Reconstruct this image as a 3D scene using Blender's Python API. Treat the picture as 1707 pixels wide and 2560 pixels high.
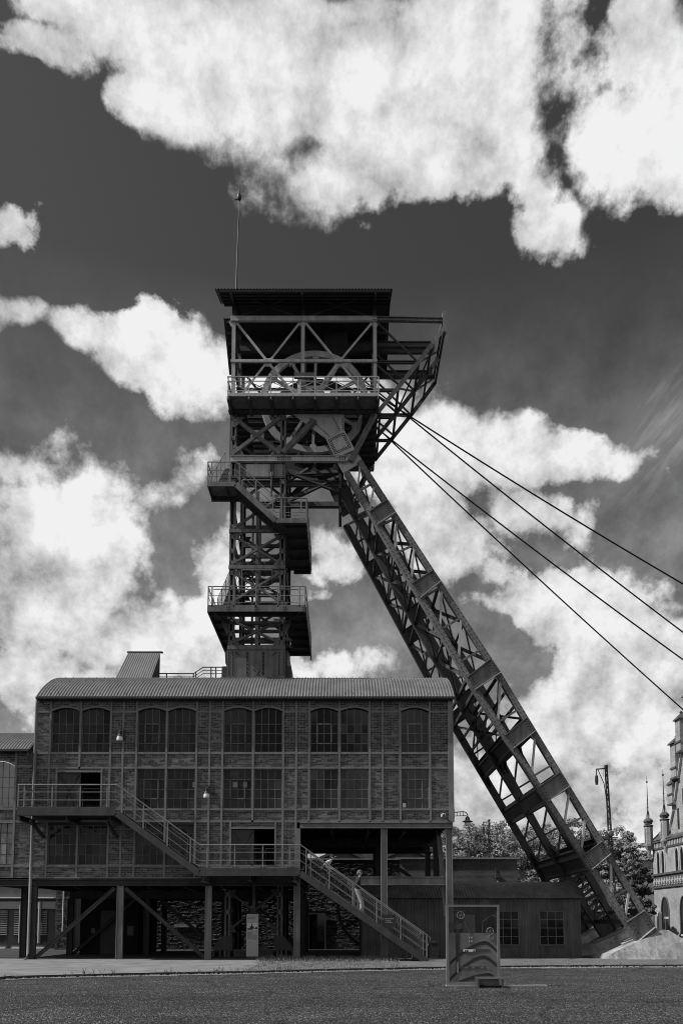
import bpy, bmesh, math, random
from mathutils import Vector, Matrix
random.seed(7)
R = math.radians
sc = bpy.context.scene
for _o in list(bpy.data.objects):
    bpy.data.objects.remove(_o)

# ------------------------------------------------------------------ camera
FPX, U0, PITCH, HOR, ZC = 1840.0, 853.5, R(4.8), 2305.0, 1.65   # photo pixels (1707 x 2560)
V0 = HOR - FPX * math.tan(PITCH)
cam = bpy.data.cameras.new('camera')
cam.sensor_fit = 'VERTICAL'; cam.sensor_height = 36.0; cam.sensor_width = 24.0
cam.lens = FPX / 2560 * 36.0
cam.shift_y = (V0 - 1280) / 2560.0
cam.clip_start = 0.1; cam.clip_end = 6000
camo = bpy.data.objects.new('camera', cam); sc.collection.objects.link(camo)
camo.location = (0, 0, ZC); camo.rotation_euler = (R(90) + PITCH, 0, 0)
sc.camera = camo
CP, SP = math.cos(PITCH), math.sin(PITCH)
def P(u, v, Y):
    """world point seen at photo pixel (u, v) on the vertical plane y = Y"""
    xc, yc = (u - U0) / FPX, (V0 - v) / FPX
    t = Y / (CP - yc * SP)
    return Vector((xc * t, Y, ZC + (SP + yc * CP) * t))
def G(u, v, Z=0.0):
    """world point on the level z = Z seen at pixel (u, v)"""
    xc, yc = (u - U0) / FPX, (V0 - v) / FPX
    t = (Z - ZC) / (SP + yc * CP)
    return Vector((xc * t, (CP - yc * SP) * t, Z))

# ------------------------------------------------------------------ world, sun, exposure
SUN_EL, SUN_AZ = R(47), R(9)      # light comes from the left, SUN_AZ in front of the facade plane
sun = bpy.data.lights.new('sun', 'SUN'); sun.energy = 5.0; sun.angle = R(0.6); sun.color = (1, 1, 1)
suno = bpy.data.objects.new('sun', sun); sc.collection.objects.link(suno)
sdir = Vector((-math.cos(SUN_EL) * math.cos(SUN_AZ), -math.cos(SUN_EL) * math.sin(SUN_AZ), math.sin(SUN_EL)))
suno.rotation_euler = (-sdir).to_track_quat('-Z', 'Y').to_euler(); suno.location = (-40, -10, 60)

world = bpy.data.worlds.new('World'); sc.world = world; world.use_nodes = True
world.cycles.sampling_method = 'MANUAL'; world.cycles.sample_map_resolution = 256
sc.view_settings.view_transform = 'Standard'; sc.view_settings.look = 'None'
sc.view_settings.exposure = 0.0; sc.view_settings.gamma = 1.0
sc.cycles.use_denoising = True; sc.cycles.filter_width = 1.0
sc.cycles.max_bounces = 6; sc.cycles.diffuse_bounces = 3; sc.cycles.glossy_bounces = 3
sc.cycles.transparent_max_bounces = 12; sc.cycles.transmission_bounces = 3
sc.cycles.caustics_reflective = False; sc.cycles.caustics_refractive = False

class NT:
    """small helper to wire node trees"""
    def __init__(s, tree): s.t = tree
    def n(s, typ, **kw):
        nd = s.t.nodes.new(typ)
        for k, v in kw.items():
            if k.startswith('i_'): continue
            setattr(nd, k, v)
        return nd
    def l(s, a, b): s.t.links.new(a, b)
    def put(s, sock, val):
        if hasattr(val, 'is_linked') or hasattr(val, 'links'): s.l(val, sock)
        elif isinstance(val, (tuple, list)) and len(val) == 3 and sock.type == 'RGBA': sock.default_value = (*val, 1)
        else: sock.default_value = val
    def m(s, op, a, b=None, c=None, clamp=False):
        nd = s.n('ShaderNodeMath', operation=op, use_clamp=clamp)
        s.put(nd.inputs[0], a)
        if b is not None: s.put(nd.inputs[1], b)
        if c is not None: s.put(nd.inputs[2], c)
        return nd.outputs[0]
    def vm(s, op, a, b=None, out=0):
        nd = s.n('ShaderNodeVectorMath', operation=op)
        s.put(nd.inputs[0], a)
        if b is not None:
            if op == 'SCALE': s.put(nd.inputs['Scale'], b)
            else: s.put(nd.inputs[1], b)
        return nd.outputs[out]
    def noise(s, vec, scale, detail=4, rough=0.5, dist=0.0, lac=2.0):
        nd = s.n('ShaderNodeTexNoise')
        if vec is not None: s.l(vec, nd.inputs['Vector'])
        nd.inputs['Scale'].default_value = scale; nd.inputs['Detail'].default_value = detail
        nd.inputs['Roughness'].default_value = rough; nd.inputs['Distortion'].default_value = dist
        nd.inputs['Lacunarity'].default_value = lac
        return nd.outputs['Fac']
    def mr(s, v, a, b, c, d, mode='LINEAR'):
        nd = s.n('ShaderNodeMapRange'); nd.interpolation_type = mode; nd.clamp = True
        s.put(nd.inputs['Value'], v)
        for k, x in zip(('From Min', 'From Max', 'To Min', 'To Max'), (a, b, c, d)): nd.inputs[k].default_value = x
        return nd.outputs['Result']
    def mix(s, f, a, b):
        nd = s.n('ShaderNodeMix', data_type='FLOAT')
        s.put(nd.inputs[0], f); s.put(nd.inputs[2], a); s.put(nd.inputs[3], b)
        return nd.outputs[0]

# cloud masses: centre, radii (photo pixels at that bearing), tilt in degrees, weight
CLOUDS = [
    (420, 40, 420, 130, 8, 1.1), (620, 150, 420, 170, 22, 1.2), (900, 170, 420, 250, 10, 1.3), (1130, 130, 280, 280, 0, 1.2), (960, 350, 300, 170, 0, 1.1), (700, 290, 220, 140, 10, 1.1), (860, 20, 300, 90, 0, 1.0), (800, 420, 160, 120, 20, .8),
    (90, 130, 170, 70, 30, .75), (430, 280, 150, 90, 20, .9), (1120, 430, 190, 110, -8, .9), (1290, 330, 110, 200, 0, .6), (1430, 150, 90, 150, 0, .25),
    (1640, 110, 170, 210, 0, .8), (1600, 350, 150, 180, 10, .7), (1700, 440, 130, 140, 0, .7),
    (1345, 590, 110, 80, -20, .55), (1330, 500, 70, 90, 0, .4),
    (10, 585, 120, 95, -20, .55), (10, 775, 150, 60, 15, .9), (190, 830, 150, 65, 20, .9), (360, 890, 210, 120, 14, 1.1), (500, 960, 170, 110, 10, 1.0),
    (50, 1150, 210, 130, 10, 1.0), (150, 1280, 230, 190, 12, 1.1), (60, 1480, 300, 190, 0, 1.1), (330, 1580, 320, 130, 6, 1.0), (430, 1220, 110, 60, -30, .6),
    (60, 1700, 260, 150, 0, .9), (620, 1670, 420, 60, 0, .8), (560, 1400, 70, 90, 0, .6), (830, 1400, 140, 110, 30, .75), (800, 1510, 80, 40, 0, .4),
    (1230, 1120, 390, 110, 6, 1.1), (1060, 1190, 190, 90, 10, .9), (1120, 1350, 190, 110, 35, .85), (1370, 1300, 180, 100, 25, .8), (1240, 1500, 170, 60, 10, .5),
    (1500, 1540, 330, 130, 10, .9), (1440, 1800, 340, 170, 0, 1.1), (1650, 1700, 300, 240, 0, 1.0), (1300, 2000, 600, 180, 0, 1.0),
    (770, 985, 320, 90, 0, 1.2), (300, 2000, 700, 190, 0, .9),
]
def build_world():
    t = NT(world.node_tree); world.node_tree.nodes.clear()
    grp = bpy.data.node_groups.new('cloud_density', 'ShaderNodeTree')
    grp.interface.new_socket('dir', in_out='INPUT', socket_type='NodeSocketVector')
    grp.interface.new_socket('density', in_out='OUTPUT', socket_type='NodeSocketFloat')
    g = NT(grp)
    gi, go = g.n('NodeGroupInput'), g.n('NodeGroupOutput')
    d = gi.outputs[0]
    sep = g.n('ShaderNodeSeparateXYZ'); g.l(d, sep.inputs[0])
    x, y, z = sep.outputs
    yy = g.m('MAXIMUM', y, 0.05)
    # domain warp so that the outlines billow
    wn = g.n('ShaderNodeTexNoise'); g.l(d, wn.inputs['Vector']); wn.inputs['Scale'].default_value = 9.0; wn.inputs['Detail'].default_value = 2.0
    warp = g.vm('SCALE', g.vm('SUBTRACT', wn.outputs['Color'], (.5, .5, .5)), 0.10)
    cmb = g.n('ShaderNodeCombineXYZ'); g.l(g.m('DIVIDE', x, yy), cmb.inputs[0]); g.l(g.m('DIVIDE', z, yy), cmb.inputs[1])
    p = g.vm('ADD', cmb.outputs[0], warp)
    best = None
    for (u, v, ru, rv, ang, w) in CLOUDS:
        c = P(u, v, 1.0); c = (c.x, c.z - ZC)
        mp = g.n('ShaderNodeMapping', vector_type='TEXTURE')
        if best is None: g.l(p, mp.inputs['Vector'])
        else:               # tie each mass to the one before it, so that few values are alive at a time
            ma = g.n('ShaderNodeVectorMath', operation='MULTIPLY_ADD'); g.l(best, ma.inputs[0]); ma.inputs[1].default_value = (1e-7, 1e-7, 0); g.l(p, ma.inputs[2])
            g.l(ma.outputs[0], mp.inputs['Vector'])
        mp.inputs['Location'].default_value = (c[0], c[1], 0)
        mp.inputs['Rotation'].default_value = (0, 0, R(-ang))
        mp.inputs['Scale'].default_value = (ru / FPX * 1.1, rv / FPX * 1.1, 1)
        vec = g.vm('MULTIPLY', mp.outputs[0], (1, 1, 0))
        e = g.m('MULTIPLY_ADD', g.vm('LENGTH', vec, out=1), -w, w)      # w at the centre, 0 on the rim
        best = e if best is None else g.m('SMOOTH_MAX', best, e, 0.12)
    best = g.m('MAXIMUM', best, -0.6)
    # the rest of the dome: broken cumulus like the part in view
    far = g.m('MAXIMUM', g.mr(g.m('ABSOLUTE', g.m('DIVIDE', x, yy)), .55, .8, 0, 1), g.mr(g.m('DIVIDE', z, yy), 1.4, 1.7, 0, 1))
    oth = g.mr(g.noise(d, 2.6, 2, .5), .40, .62, -.5, .7)
    cov = g.mix(far, best, oth)
    fb = g.noise(d, 6.0, 10, .655, 0.0)
    vo = g.n('ShaderNodeTexVoronoi', feature='F1'); g.l(g.vm('ADD', d, g.vm('SCALE', warp, .35)), vo.inputs['Vector'])      # cauliflower heads
    vo.inputs['Scale'].default_value = 15.0; vo.inputs['Detail'].default_value = 2.0; vo.inputs['Roughness'].default_value = .55; vo.normalize = True
    bil = g.m('MULTIPLY', g.m('SUBTRACT', .32, vo.outputs['Distance']), 1.1)
    g.l(g.m('ADD', g.m('ADD', g.m('MULTIPLY_ADD', cov, .9, -.09), bil), g.m('MULTIPLY', g.m('SUBTRACT', fb, .5), 2.3)), go.inputs[0])
    tc = t.n('ShaderNodeTexCoord')
    dirn = t.vm('NORMALIZE', tc.outputs['Generated'])
    def dens(v):
        nd = t.n('ShaderNodeGroup'); nd.node_tree = grp; t.l(v, nd.inputs[0]); return nd.outputs[0]
    d0 = dens(dirn)
    off = t.vm('ADD', dirn, tuple(sdir * 0.025 + Vector((0, 0, .012))))
    r0 = t.noise(dirn, 6.0, 9, .655); r1 = t.noise(off, 6.0, 9, .655)
    soft = t.noise(dirn, 4.0, 3, .5)
    rim = t.mr(t.noise(t.vm('ADD', dirn, (3.1, 1.7, .4)), 5.0, 2, .5), .36, .64, .17, .52)      # some rims crisp, others feathered
    alpha = t.mr(t.m('DIVIDE', t.m('ADD', d0, .06), rim), 0, 1, 0, 1, 'SMOOTHSTEP')
    sz = t.n('ShaderNodeSeparateXYZ'); t.l(dirn, sz.inputs[0])
    veil = t.m('MULTIPLY', t.mr(sz.outputs[2], .68, .15, 0, .54), t.mr(r0, .25, .75, .4, 1.3))     # thin haze towards the horizon
    # combed cirrus streaks
    yy = t.m('MAXIMUM', sz.outputs[1], .05); cb = t.n('ShaderNodeCombineXYZ'); t.l(t.m('DIVIDE', sz.outputs[0], yy), cb.inputs[0]); t.l(t.m('DIVIDE', sz.outputs[2], yy), cb.inputs[1])
    c0 = P(1680, 1120, 1.0)
    mp = t.n('ShaderNodeMapping', vector_type='TEXTURE'); t.l(cb.outputs[0], mp.inputs['Vector']); mp.inputs['Location'].default_value = (c0.x, c0.z - ZC, 0); mp.inputs['Rotation'].default_value = (0, 0, R(52)); mp.inputs['Scale'].default_value = (.28, .15, 1)
    wis = t.m('MULTIPLY', t.mr(t.vm('LENGTH', mp.outputs[0], out=1), 0.05, 1.0, .42, 0, 'SMOOTHSTEP'), t.mr(t.noise(t.vm('MULTIPLY', mp.outputs[0], (1.0, 4.5, 1.0)), 1.4, 7, .65), .3, .75, .1, 1.0))
    alpha = t.m('MAXIMUM', t.m('MAXIMUM', alpha, veil), wis)
    relief = t.m('SUBTRACT', r0, r1)
    core = t.mr(d0, 0.1, .9, 0, 1)
    val = t.m('MULTIPLY_ADD', relief, 1.9, .62)
    val = t.m('MULTIPLY_ADD', core, .24, val)
    val = t.m('MULTIPLY_ADD', t.m('SUBTRACT', soft, .5), .7, val)
    val = t.m('ADD', val, t.mr(sz.outputs[2], .55, .2, 0.0, -.10))
    val = t.m('MINIMUM', t.m('MAXIMUM', val, .30), .88)
    sky = t.n('ShaderNodeTexSky'); sky.sky_type = 'NISHITA'; sky.sun_disc = False
    sky.sun_elevation = SUN_EL; sky.sun_rotation = math.atan2(sdir.x, sdir.y)
    sky.air_density = 1.0; sky.dust_density = 0.6; sky.ozone_density = 2.0
    sc_ = t.n('ShaderNodeSeparateColor'); t.l(sky.outputs[0], sc_.inputs[0])
    sky_v = t.m('MULTIPLY', sc_.outputs[0], SKY_GAIN)             # black and white film behind a red filter
    tot = t.mix(alpha, sky_v, t.m('MULTIPLY', val, 10.0))
    cc = t.n('ShaderNodeCombineColor')
    for i in range(3): t.l(tot, cc.inputs[i])
    bg = t.n('ShaderNodeBackground'); t.l(cc.outputs[0], bg.inputs[0]); bg.inputs[1].default_value = 0.1
    out = t.n('ShaderNodeOutputWorld'); t.l(bg.outputs[0], out.inputs[0])
SKY_GAIN = 0.60
build_world()

# ------------------------------------------------------------------ materials (all grey: the photograph is black and white)
MATS = {}
def mat(name, lo, hi, scale=3.0, rough=0.6, spec=0.3, metal=0.0, bump=0.0, bscale=40.0, detail=6, streak=None, island=0.0, dots=None, objrand=0.0, soot=0.0, crack=0.0):
    m = bpy.data.materials.new(name); m.use_nodes = True
    t = NT(m.node_tree); m.node_tree.nodes.clear()
    out = t.n('ShaderNodeOutputMaterial'); b = t.n('ShaderNodeBsdfPrincipled'); t.l(b.outputs[0], out.inputs[0])
    geo = t.n('ShaderNodeNewGeometry'); pos = geo.outputs['Position']
    f = t.mr(t.noise(pos, scale, detail, .6), .3, .7, 0, 1)
    v = t.mix(f, lo, hi)
    if streak:          # vertical run-off marks: (amount, horizontal scale)
        st = t.noise(t.vm('MULTIPLY', pos, (streak[1], streak[1], streak[1] * .07)), 1.0, 4, .6)
        v = t.m('MULTIPLY', v, t.mr(st, .35, .7, 1 - streak[0], 1 + streak[0] * .6))
    if island:
        v = t.m('MULTIPLY', v, t.mr(geo.outputs['Random Per Island'], 0, 1, 1 - island, 1 + island))
    if objrand: v = t.m('MULTIPLY', v, t.mr(t.n('ShaderNodeObjectInfo').outputs['Random'], 0, 1, 1 - objrand, 1 + objrand))
    if soot: v = t.m('MULTIPLY', v, t.mr(t.noise(t.vm('MULTIPLY', pos, (1, 1, .45)), .8, 6, .65), .3, .7, 1 - soot, 1 + soot))
    if crack:
        vc = t.n('ShaderNodeTexVoronoi', feature='DISTANCE_TO_EDGE'); vc.inputs['Scale'].default_value = .8
        nz = t.n('ShaderNodeTexNoise'); t.l(pos, nz.inputs['Vector']); nz.inputs['Scale'].default_value = 1.5; nz.inputs['Detail'].default_value = 5
        t.l(t.vm('ADD', pos, t.vm('SCALE', nz.outputs['Color'], .9)), vc.inputs['Vector'])
        v = t.mix(t.mr(vc.outputs['Distance'], 0.004, .018, crack, 0), v, .62)
    if dots:            # sparse light grains: (scale, threshold, value)
        vo = t.noise(pos, dots[0], 2, .5)
        v = t.mix(t.mr(vo, dots[1], dots[1] + .06, 0, 1), v, dots[2])
    cc = t.n('ShaderNodeCombineColor')
    for i in range(3): t.l(v, cc.inputs[i])
    t.l(cc.outputs[0], b.inputs['Base Color'])
    b.inputs['Roughness'].default_value = rough; b.inputs['Metallic'].default_value = metal
    b.inputs['Specular IOR Level'].default_value = spec
    if bump:
        bn = t.n('ShaderNodeBump'); bn.inputs['Strength'].default_value = bump; bn.inputs['Distance'].default_value = 0.02
        t.l(t.noise(pos, bscale, 5, .6), bn.inputs['Height']); t.l(bn.outputs[0], b.inputs['Normal'])
    MATS[name] = m
    return m
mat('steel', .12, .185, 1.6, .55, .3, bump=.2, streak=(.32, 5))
mat('steel_dark', 0.045, 0.075, 1.6, .6, .25, bump=.12, streak=(.2, 5))  # darker copy of steel, shade put into the colour of shadowed parts
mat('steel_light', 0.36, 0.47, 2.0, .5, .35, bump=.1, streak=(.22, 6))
mat('frame_steel', 0.16, 0.22, 2.4, .6, .25, bump=.15, streak=(.15, 4))
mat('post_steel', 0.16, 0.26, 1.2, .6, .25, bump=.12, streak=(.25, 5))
mat('beam_dark', 0.025, 0.045, 1.5, .6, .25, streak=(.3, 5))  # near-black beams, shade under the hall put into their colour
mat('window_bar', .10, .15, 3.0, .6, .25)
mat('rail', 0.16, 0.22, 3.0, .45, .4)
mat('stringer', 0.045, 0.07, 2.5, .55, .3, streak=(.2, 6))
mat('brick', 0.06, 0.115, 2.2, .8, .2, bump=.35, bscale=60, island=.6, objrand=.2, soot=.34)
mat('mortar', 0.24, 0.36, 4.0, .9, .1, bump=.3, bscale=70)
mat('roof_sheet', 0.1, 0.15, 1.1, .55, .35, streak=(.12, 3))
mat('roof_dark', 0.03, 0.05, 1.4, .65, .25)
mat('shed_sheet', 0.07, 0.125, 1.2, .65, .25, streak=(.35, 4))
mat('concrete', 0.2, 0.42, 1.6, .85, .2, bump=.35, bscale=30, streak=(.28, 4))
mat('footing', .20, .40, 1.3, .85, .2, bump=.5, bscale=14, streak=(.35, 5), soot=.22, crack=.3)
mat('pavement', 0.13, 0.24, 1.1, .9, .15, bump=.25, bscale=25, dots=(60, .66, .36))
mat('kerb', .22, .34, 5.0, .9, .1, bump=.4, bscale=20)
mat('stone', 0.06, 0.13, 6.0, .9, .15, bump=.6, bscale=24, island=.4)
mat('stone_gap', 0.04, 0.07, 6.0, .9, .1)
mat('gothic_trim', 0.34, 0.46, 3.0, .8, .2)
mat('slate', .06, .10, 3.0, .7, .3, bump=.3, bscale=14)
mat('dark_void', .012, .02, 1.0, .95, .05)
mat('interior', 0.012, 0.02, 1.0, .9, .1)  # indoor darkness put into the colour of floors and inner walls
mat('black_iron', .02, .035, 3.0, .55, .35)
mat('lamp_white', .68, .76, 5.0, .35, .5)
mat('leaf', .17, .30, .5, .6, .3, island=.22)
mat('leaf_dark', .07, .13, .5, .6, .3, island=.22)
mat('bark', .06, .10, 4.0, .9, .1)
mat('grass', .12, .22, 3.0, .8, .1, island=.5)
mat('rope', .012, .02, 3.0, .6, .3)
mat('sign_print', .42, .50, 3.0, .4, .3)
mat('sign_dark', .05, .07, 3.0, .4, .3)
mat('sign_white', .70, .78, 3.0, .4, .3)
mat('sign_mid', .20, .26, 3.0, .5, .3)
mat('aluminium', 0.15, 0.21, 2.5, .45, .4)
mat('skin', .38, .44, 6.0, .6, .3)
mat('hair', .08, .16, 20.0, .7, .2)
mat('cloth_white', 0.5, 0.6, 8.0, .85, .1)
mat('cloth_black', 0.03, 0.05, 8.0, .85, .1)
mat('cloth_light', 0.26, 0.5, 45.0, .85, .1, detail=2)
mat('shutter', .34, .42, 2.0, .6, .3)
mat('render_wall', 0.08, 0.12, 2.0, .85, .2)
mat('roof_tile', .13, .2, 3.0, .8, .2, bump=.4, bscale=12)

def brick_tex_mat(name, lo, hi, mort, scale, bump=.6, rough=.85):
    m = bpy.data.materials.new(name); m.use_nodes = True
    t = NT(m.node_tree); m.node_tree.nodes.clear()
    out = t.n('ShaderNodeOutputMaterial'); b = t.n('ShaderNodeBsdfPrincipled'); t.l(b.outputs[0], out.inputs[0])
    geo = t.n('ShaderNodeNewGeometry'); sp = t.n('ShaderNodeSeparateXYZ'); t.l(geo.outputs['Position'], sp.inputs[0])
    cb = t.n('ShaderNodeCombineXYZ'); t.l(t.m('ADD', sp.outputs[0], sp.outputs[1]), cb.inputs[0]); t.l(sp.outputs[2], cb.inputs[1])
    br = t.n('ShaderNodeTexBrick'); t.l(cb.outputs[0], br.inputs['Vector'])
    br.inputs['Color1'].default_value = (lo,) * 3 + (1,); br.inputs['Color2'].default_value = (hi,) * 3 + (1,)
    br.inputs['Mortar'].default_value = (mort,) * 3 + (1,)
    br.inputs['Scale'].default_value = scale; br.inputs['Mortar Size'].default_value = .03
    br.inputs['Brick Width'].default_value = .5; br.inputs['Row Height'].default_value = .155
    f = t.mr(t.noise(geo.outputs['Position'], .9, 6, .65), .3, .7, .7, 1.25)
    mx = t.n('ShaderNodeMix', data_type='RGBA', blend_type='MULTIPLY'); mx.inputs[0].default_value = 1
    t.l(br.outputs['Color'], mx.inputs[6])
    cc = t.n('ShaderNodeCombineColor')
    for i in range(3): t.l(f, cc.inputs[i])
    t.l(cc.outputs[0], mx.inputs[7]); t.l(mx.outputs[2], b.inputs['Base Color'])
    b.inputs['Roughness'].default_value = rough
    bn = t.n('ShaderNodeBump'); bn.inputs['Strength'].default_value = bump; bn.inputs['Distance'].default_value = .01
    bn.invert = True
    t.l(br.outputs['Fac'], bn.inputs['Height']); t.l(bn.outputs[0], b.inputs['Normal'])
    MATS[name] = m
brick_tex_mat('gothic_brick', .20, .32, .34, 2.1)
brick_tex_mat('yard_brick', .06, .11, .13, 2.1)

def glass_mat(name, tint, trans, rough=.06, var=.45):
    m = bpy.data.materials.new(name); m.use_nodes = True
    t = NT(m.node_tree); m.node_tree.nodes.clear()
    out = t.n('ShaderNodeOutputMaterial')
    geo = t.n('ShaderNodeNewGeometry')
    b = t.n('ShaderNodeBsdfPrincipled'); b.inputs['Roughness'].default_value = rough; b.inputs['Specular IOR Level'].default_value = .5 if var > .2 else .3
    v = t.mix(t.mr(t.noise(geo.outputs['Position'], 1.3, 7, .65), .3, .7, 0, 1), tint * .5, tint * 1.5)
    v = t.m('MULTIPLY', v, t.mr(t.n('ShaderNodeObjectInfo').outputs['Random'], 0, 1, 1 - var, 1 + var))
    cc = t.n('ShaderNodeCombineColor')
    for i in range(3): t.l(v, cc.inputs[i])
    t.l(cc.outputs[0], b.inputs['Base Color'])
    tr = t.n('ShaderNodeBsdfTransparent'); tr.inputs[0].default_value = (.8, .8, .8, 1)
    mx = t.n('ShaderNodeMixShader'); mx.inputs[0].default_value = trans
    t.l(b.outputs[0], mx.inputs[1]); t.l(tr.outputs[0], mx.inputs[2]); t.l(mx.outputs[0], out.inputs[0])
    MATS[name] = m
glass_mat('glass', .03, .38)
glass_mat('glass_pale', .22, .12, .2)
glass_mat('glass_black', .008, .1, .04, .15)
glass_mat('panel_glass', .05, .72, .05)
glass_mat('panel_film', .21, .2, .2)

# ------------------------------------------------------------------ geometry helpers
COL = sc.collection
class MB:
    def __init__(s): s.v = []; s.f = []; s.mi = []; s.cur = 0
    def add(s, vs, fs):
        o = len(s.v); s.v += [tuple(x) for x in vs]; s.f += [tuple(i + o for i in q) for q in fs]; s.mi += [s.cur] * len(fs)
        return s
    def box(s, a, b):
        (x0, y0, z0), (x1, y1, z1) = a, b
        x0, x1 = min(x0, x1), max(x0, x1); y0, y1 = min(y0, y1), max(y0, y1); z0, z1 = min(z0, z1), max(z0, z1)
        return s.add([(x0, y0, z0), (x1, y0, z0), (x1, y1, z0), (x0, y1, z0), (x0, y0, z1), (x1, y0, z1), (x1, y1, z1), (x0, y1, z1)],
                     [(3, 2, 1, 0), (4, 5, 6, 7), (0, 1, 5, 4), (1, 2, 6, 5), (2, 3, 7, 6), (3, 0, 4, 7)])
    def frame(s, p, q, up):
        p, q = Vector(p), Vector(q); d = (q - p).normalized(); up = Vector(up)
        if abs(d.dot(up)) > .98: up = Vector((0, 1, 0)) if abs(d.y) < .9 else Vector((1, 0, 0))
        a = d.cross(up).normalized(); b = a.cross(d).normalized()
        return p, q, d, a, b
    def beam(s, p, q, w, h, up=(0, 0, 1)):
        """bar of width w (sideways) and height h (along up)"""
        p, q, d, a, b = s.frame(p, q, up)
        vs = [c + a * (i * w / 2) + b * (j * h / 2) for c in (p, q) for i, j in ((-1, -1), (1, -1), (1, 1), (-1, 1))]
        return s.add(vs, [(3, 2, 1, 0), (4, 5, 6, 7), (0, 1, 5, 4), (1, 2, 6, 5), (2, 3, 7, 6), (3, 0, 4, 7)])
    def prof(s, p, q, pts, up=(0, 0, 1)):
        """closed profile pts [(side, up)] swept from p to q"""
        p, q, d, a, b = s.frame(p, q, up); n = len(pts)
        vs = [c + a * i + b * j for c in (p, q) for i, j in pts]
        fs = [tuple(range(n))[::-1], tuple(range(n, 2 * n))] + [(k, (k + 1) % n, (k + 1) % n + n, k + n) for k in range(n)]
        return s.add(vs, fs)
    def ibeam(s, p, q, w, h, t=.03, up=(0, 0, 1)):
        W, H, T = w / 2, h / 2, t / 2
        return s.prof(p, q, [(-W, -H), (W, -H), (W, -H + t), (T, -H + t), (T, H - t), (W, H - t), (W, H), (-W, H), (-W, H - t), (-T, H - t), (-T, -H + t), (-W, -H + t)], up)
    def chan(s, p, q, w, h, t=.03, up=(0, 0, 1)):
        """channel, open towards -side"""
        W, H = w / 2, h / 2
        return s.prof(p, q, [(-W, -H), (W, -H), (W, H), (-W, H), (-W, H - t), (W - t, H - t), (W - t, -H + t), (-W, -H + t)], up)
    def angle(s, p, q, w, h, t=.02, up=(0, 0, 1)):
        W, H = w / 2, h / 2
        return s.prof(p, q, [(-W, -H), (W, -H), (W, -H + t), (-W + t, -H + t), (-W + t, H), (-W, H)], up)
    def tube(s, p, q, r, n=8, r2=None):
        p, q, d, a, b = s.frame(p, q, (0, 0, 1)); r2 = r if r2 is None else r2
        vs = [c + a * (rr * math.cos(2 * math.pi * k / n)) + b * (rr * math.sin(2 * math.pi * k / n)) for c, rr in ((p, r), (q, r2)) for k in range(n)]
        return s.add(vs, [tuple(range(n))[::-1], tuple(range(n, 2 * n))] + [(k, (k + 1) % n, (k + 1) % n + n, k + n) for k in range(n)])
    def path(s, pts, r, n=6):
        pts = [Vector(p) for p in pts]; rings = []
        for i, p in enumerate(pts):
            d = (pts[min(i + 1, len(pts) - 1)] - pts[max(i - 1, 0)]).normalized()
            up = Vector((0, 0, 1)) if abs(d.z) < .95 else Vector((1, 0, 0))
            a = d.cross(up).normalized(); b = a.cross(d)
            rr = r[i] if isinstance(r, (list, tuple)) else r
            rings += [p + a * (rr * math.cos(2 * math.pi * k / n)) + b * (rr * math.sin(2 * math.pi * k / n)) for k in range(n)]
        fs = [tuple(range(n))[::-1], tuple(range(len(rings) - n, len(rings)))]
        for i in range(len(pts) - 1):
            for k in range(n):
                fs.append((i * n + k, i * n + (k + 1) % n, (i + 1) * n + (k + 1) % n, (i + 1) * n + k))
        return s.add(rings, fs)
    def prism(s, poly, dv):
        """polygon (list of points) extruded by vector dv"""
        poly = [Vector(p) for p in poly]; dv = Vector(dv); n = len(poly)
        return s.add(poly + [p + dv for p in poly], [tuple(range(n))[::-1], tuple(range(n, 2 * n))] + [(k, (k + 1) % n, (k + 1) % n + n, k + n) for k in range(n)])
    def lathe(s, c, prof, n=12, axis=(0, 0, 1)):
        """prof [(radius, along axis)] turned about axis through c"""
        ax = Vector(axis).normalized(); a = ax.orthogonal().normalized(); b = ax.cross(a); c = Vector(c)
        vs = [c + ax * h + (a * math.cos(2 * math.pi * k / n) + b * math.sin(2 * math.pi * k / n)) * r for r, h in prof for k in range(n)]
        m = len(prof)
        fs = [(i * n + k, i * n + (k + 1) % n, (i + 1) * n + (k + 1) % n, (i + 1) * n + k) for i in range(m - 1) for k in range(n)]
        return s.add(vs, fs + [tuple(range(n))[::-1], tuple(range((m - 1) * n, m * n))])
    def build(s, name, m, parent=None, smooth=False, xf=None):
        me = bpy.data.meshes.new(name)
        vs = s.v if xf is None else [tuple(xf @ Vector(v)) for v in s.v]
        me.from_pydata(vs, [], s.f)
        for x in (m if isinstance(m, (list, tuple)) else [m]): me.materials.append(MATS[x])
        if any(s.mi): me.polygons.foreach_set('material_index', s.mi)
        if smooth: me.polygons.foreach_set('use_smooth', [True] * len(s.f))
        me.update()
        o = bpy.data.objects.new(name, me); COL.objects.link(o)
        if parent is not None: o.parent = parent
        return o
def tag(o, label=None, cat=None, group=None, kind=None):
    if label: o['label'] = label
    if cat: o['category'] = cat
    if group: o['group'] = group
    if kind: o['kind'] = kind
    return o
def thing(name, label, cat, group=None):
    o = bpy.data.objects.new(name, None); COL.objects.link(o); o.empty_display_size = .2
    return tag(o, label, cat, group)
def B(name, m, parent, fn, *a, **k):
    """one mesh part from one MB call"""
    mb = MB(); getattr(mb, fn)(*a, **k)
    return mb.build(name, m, parent)
def V(x, y, z): return Vector((x, y, z))
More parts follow.
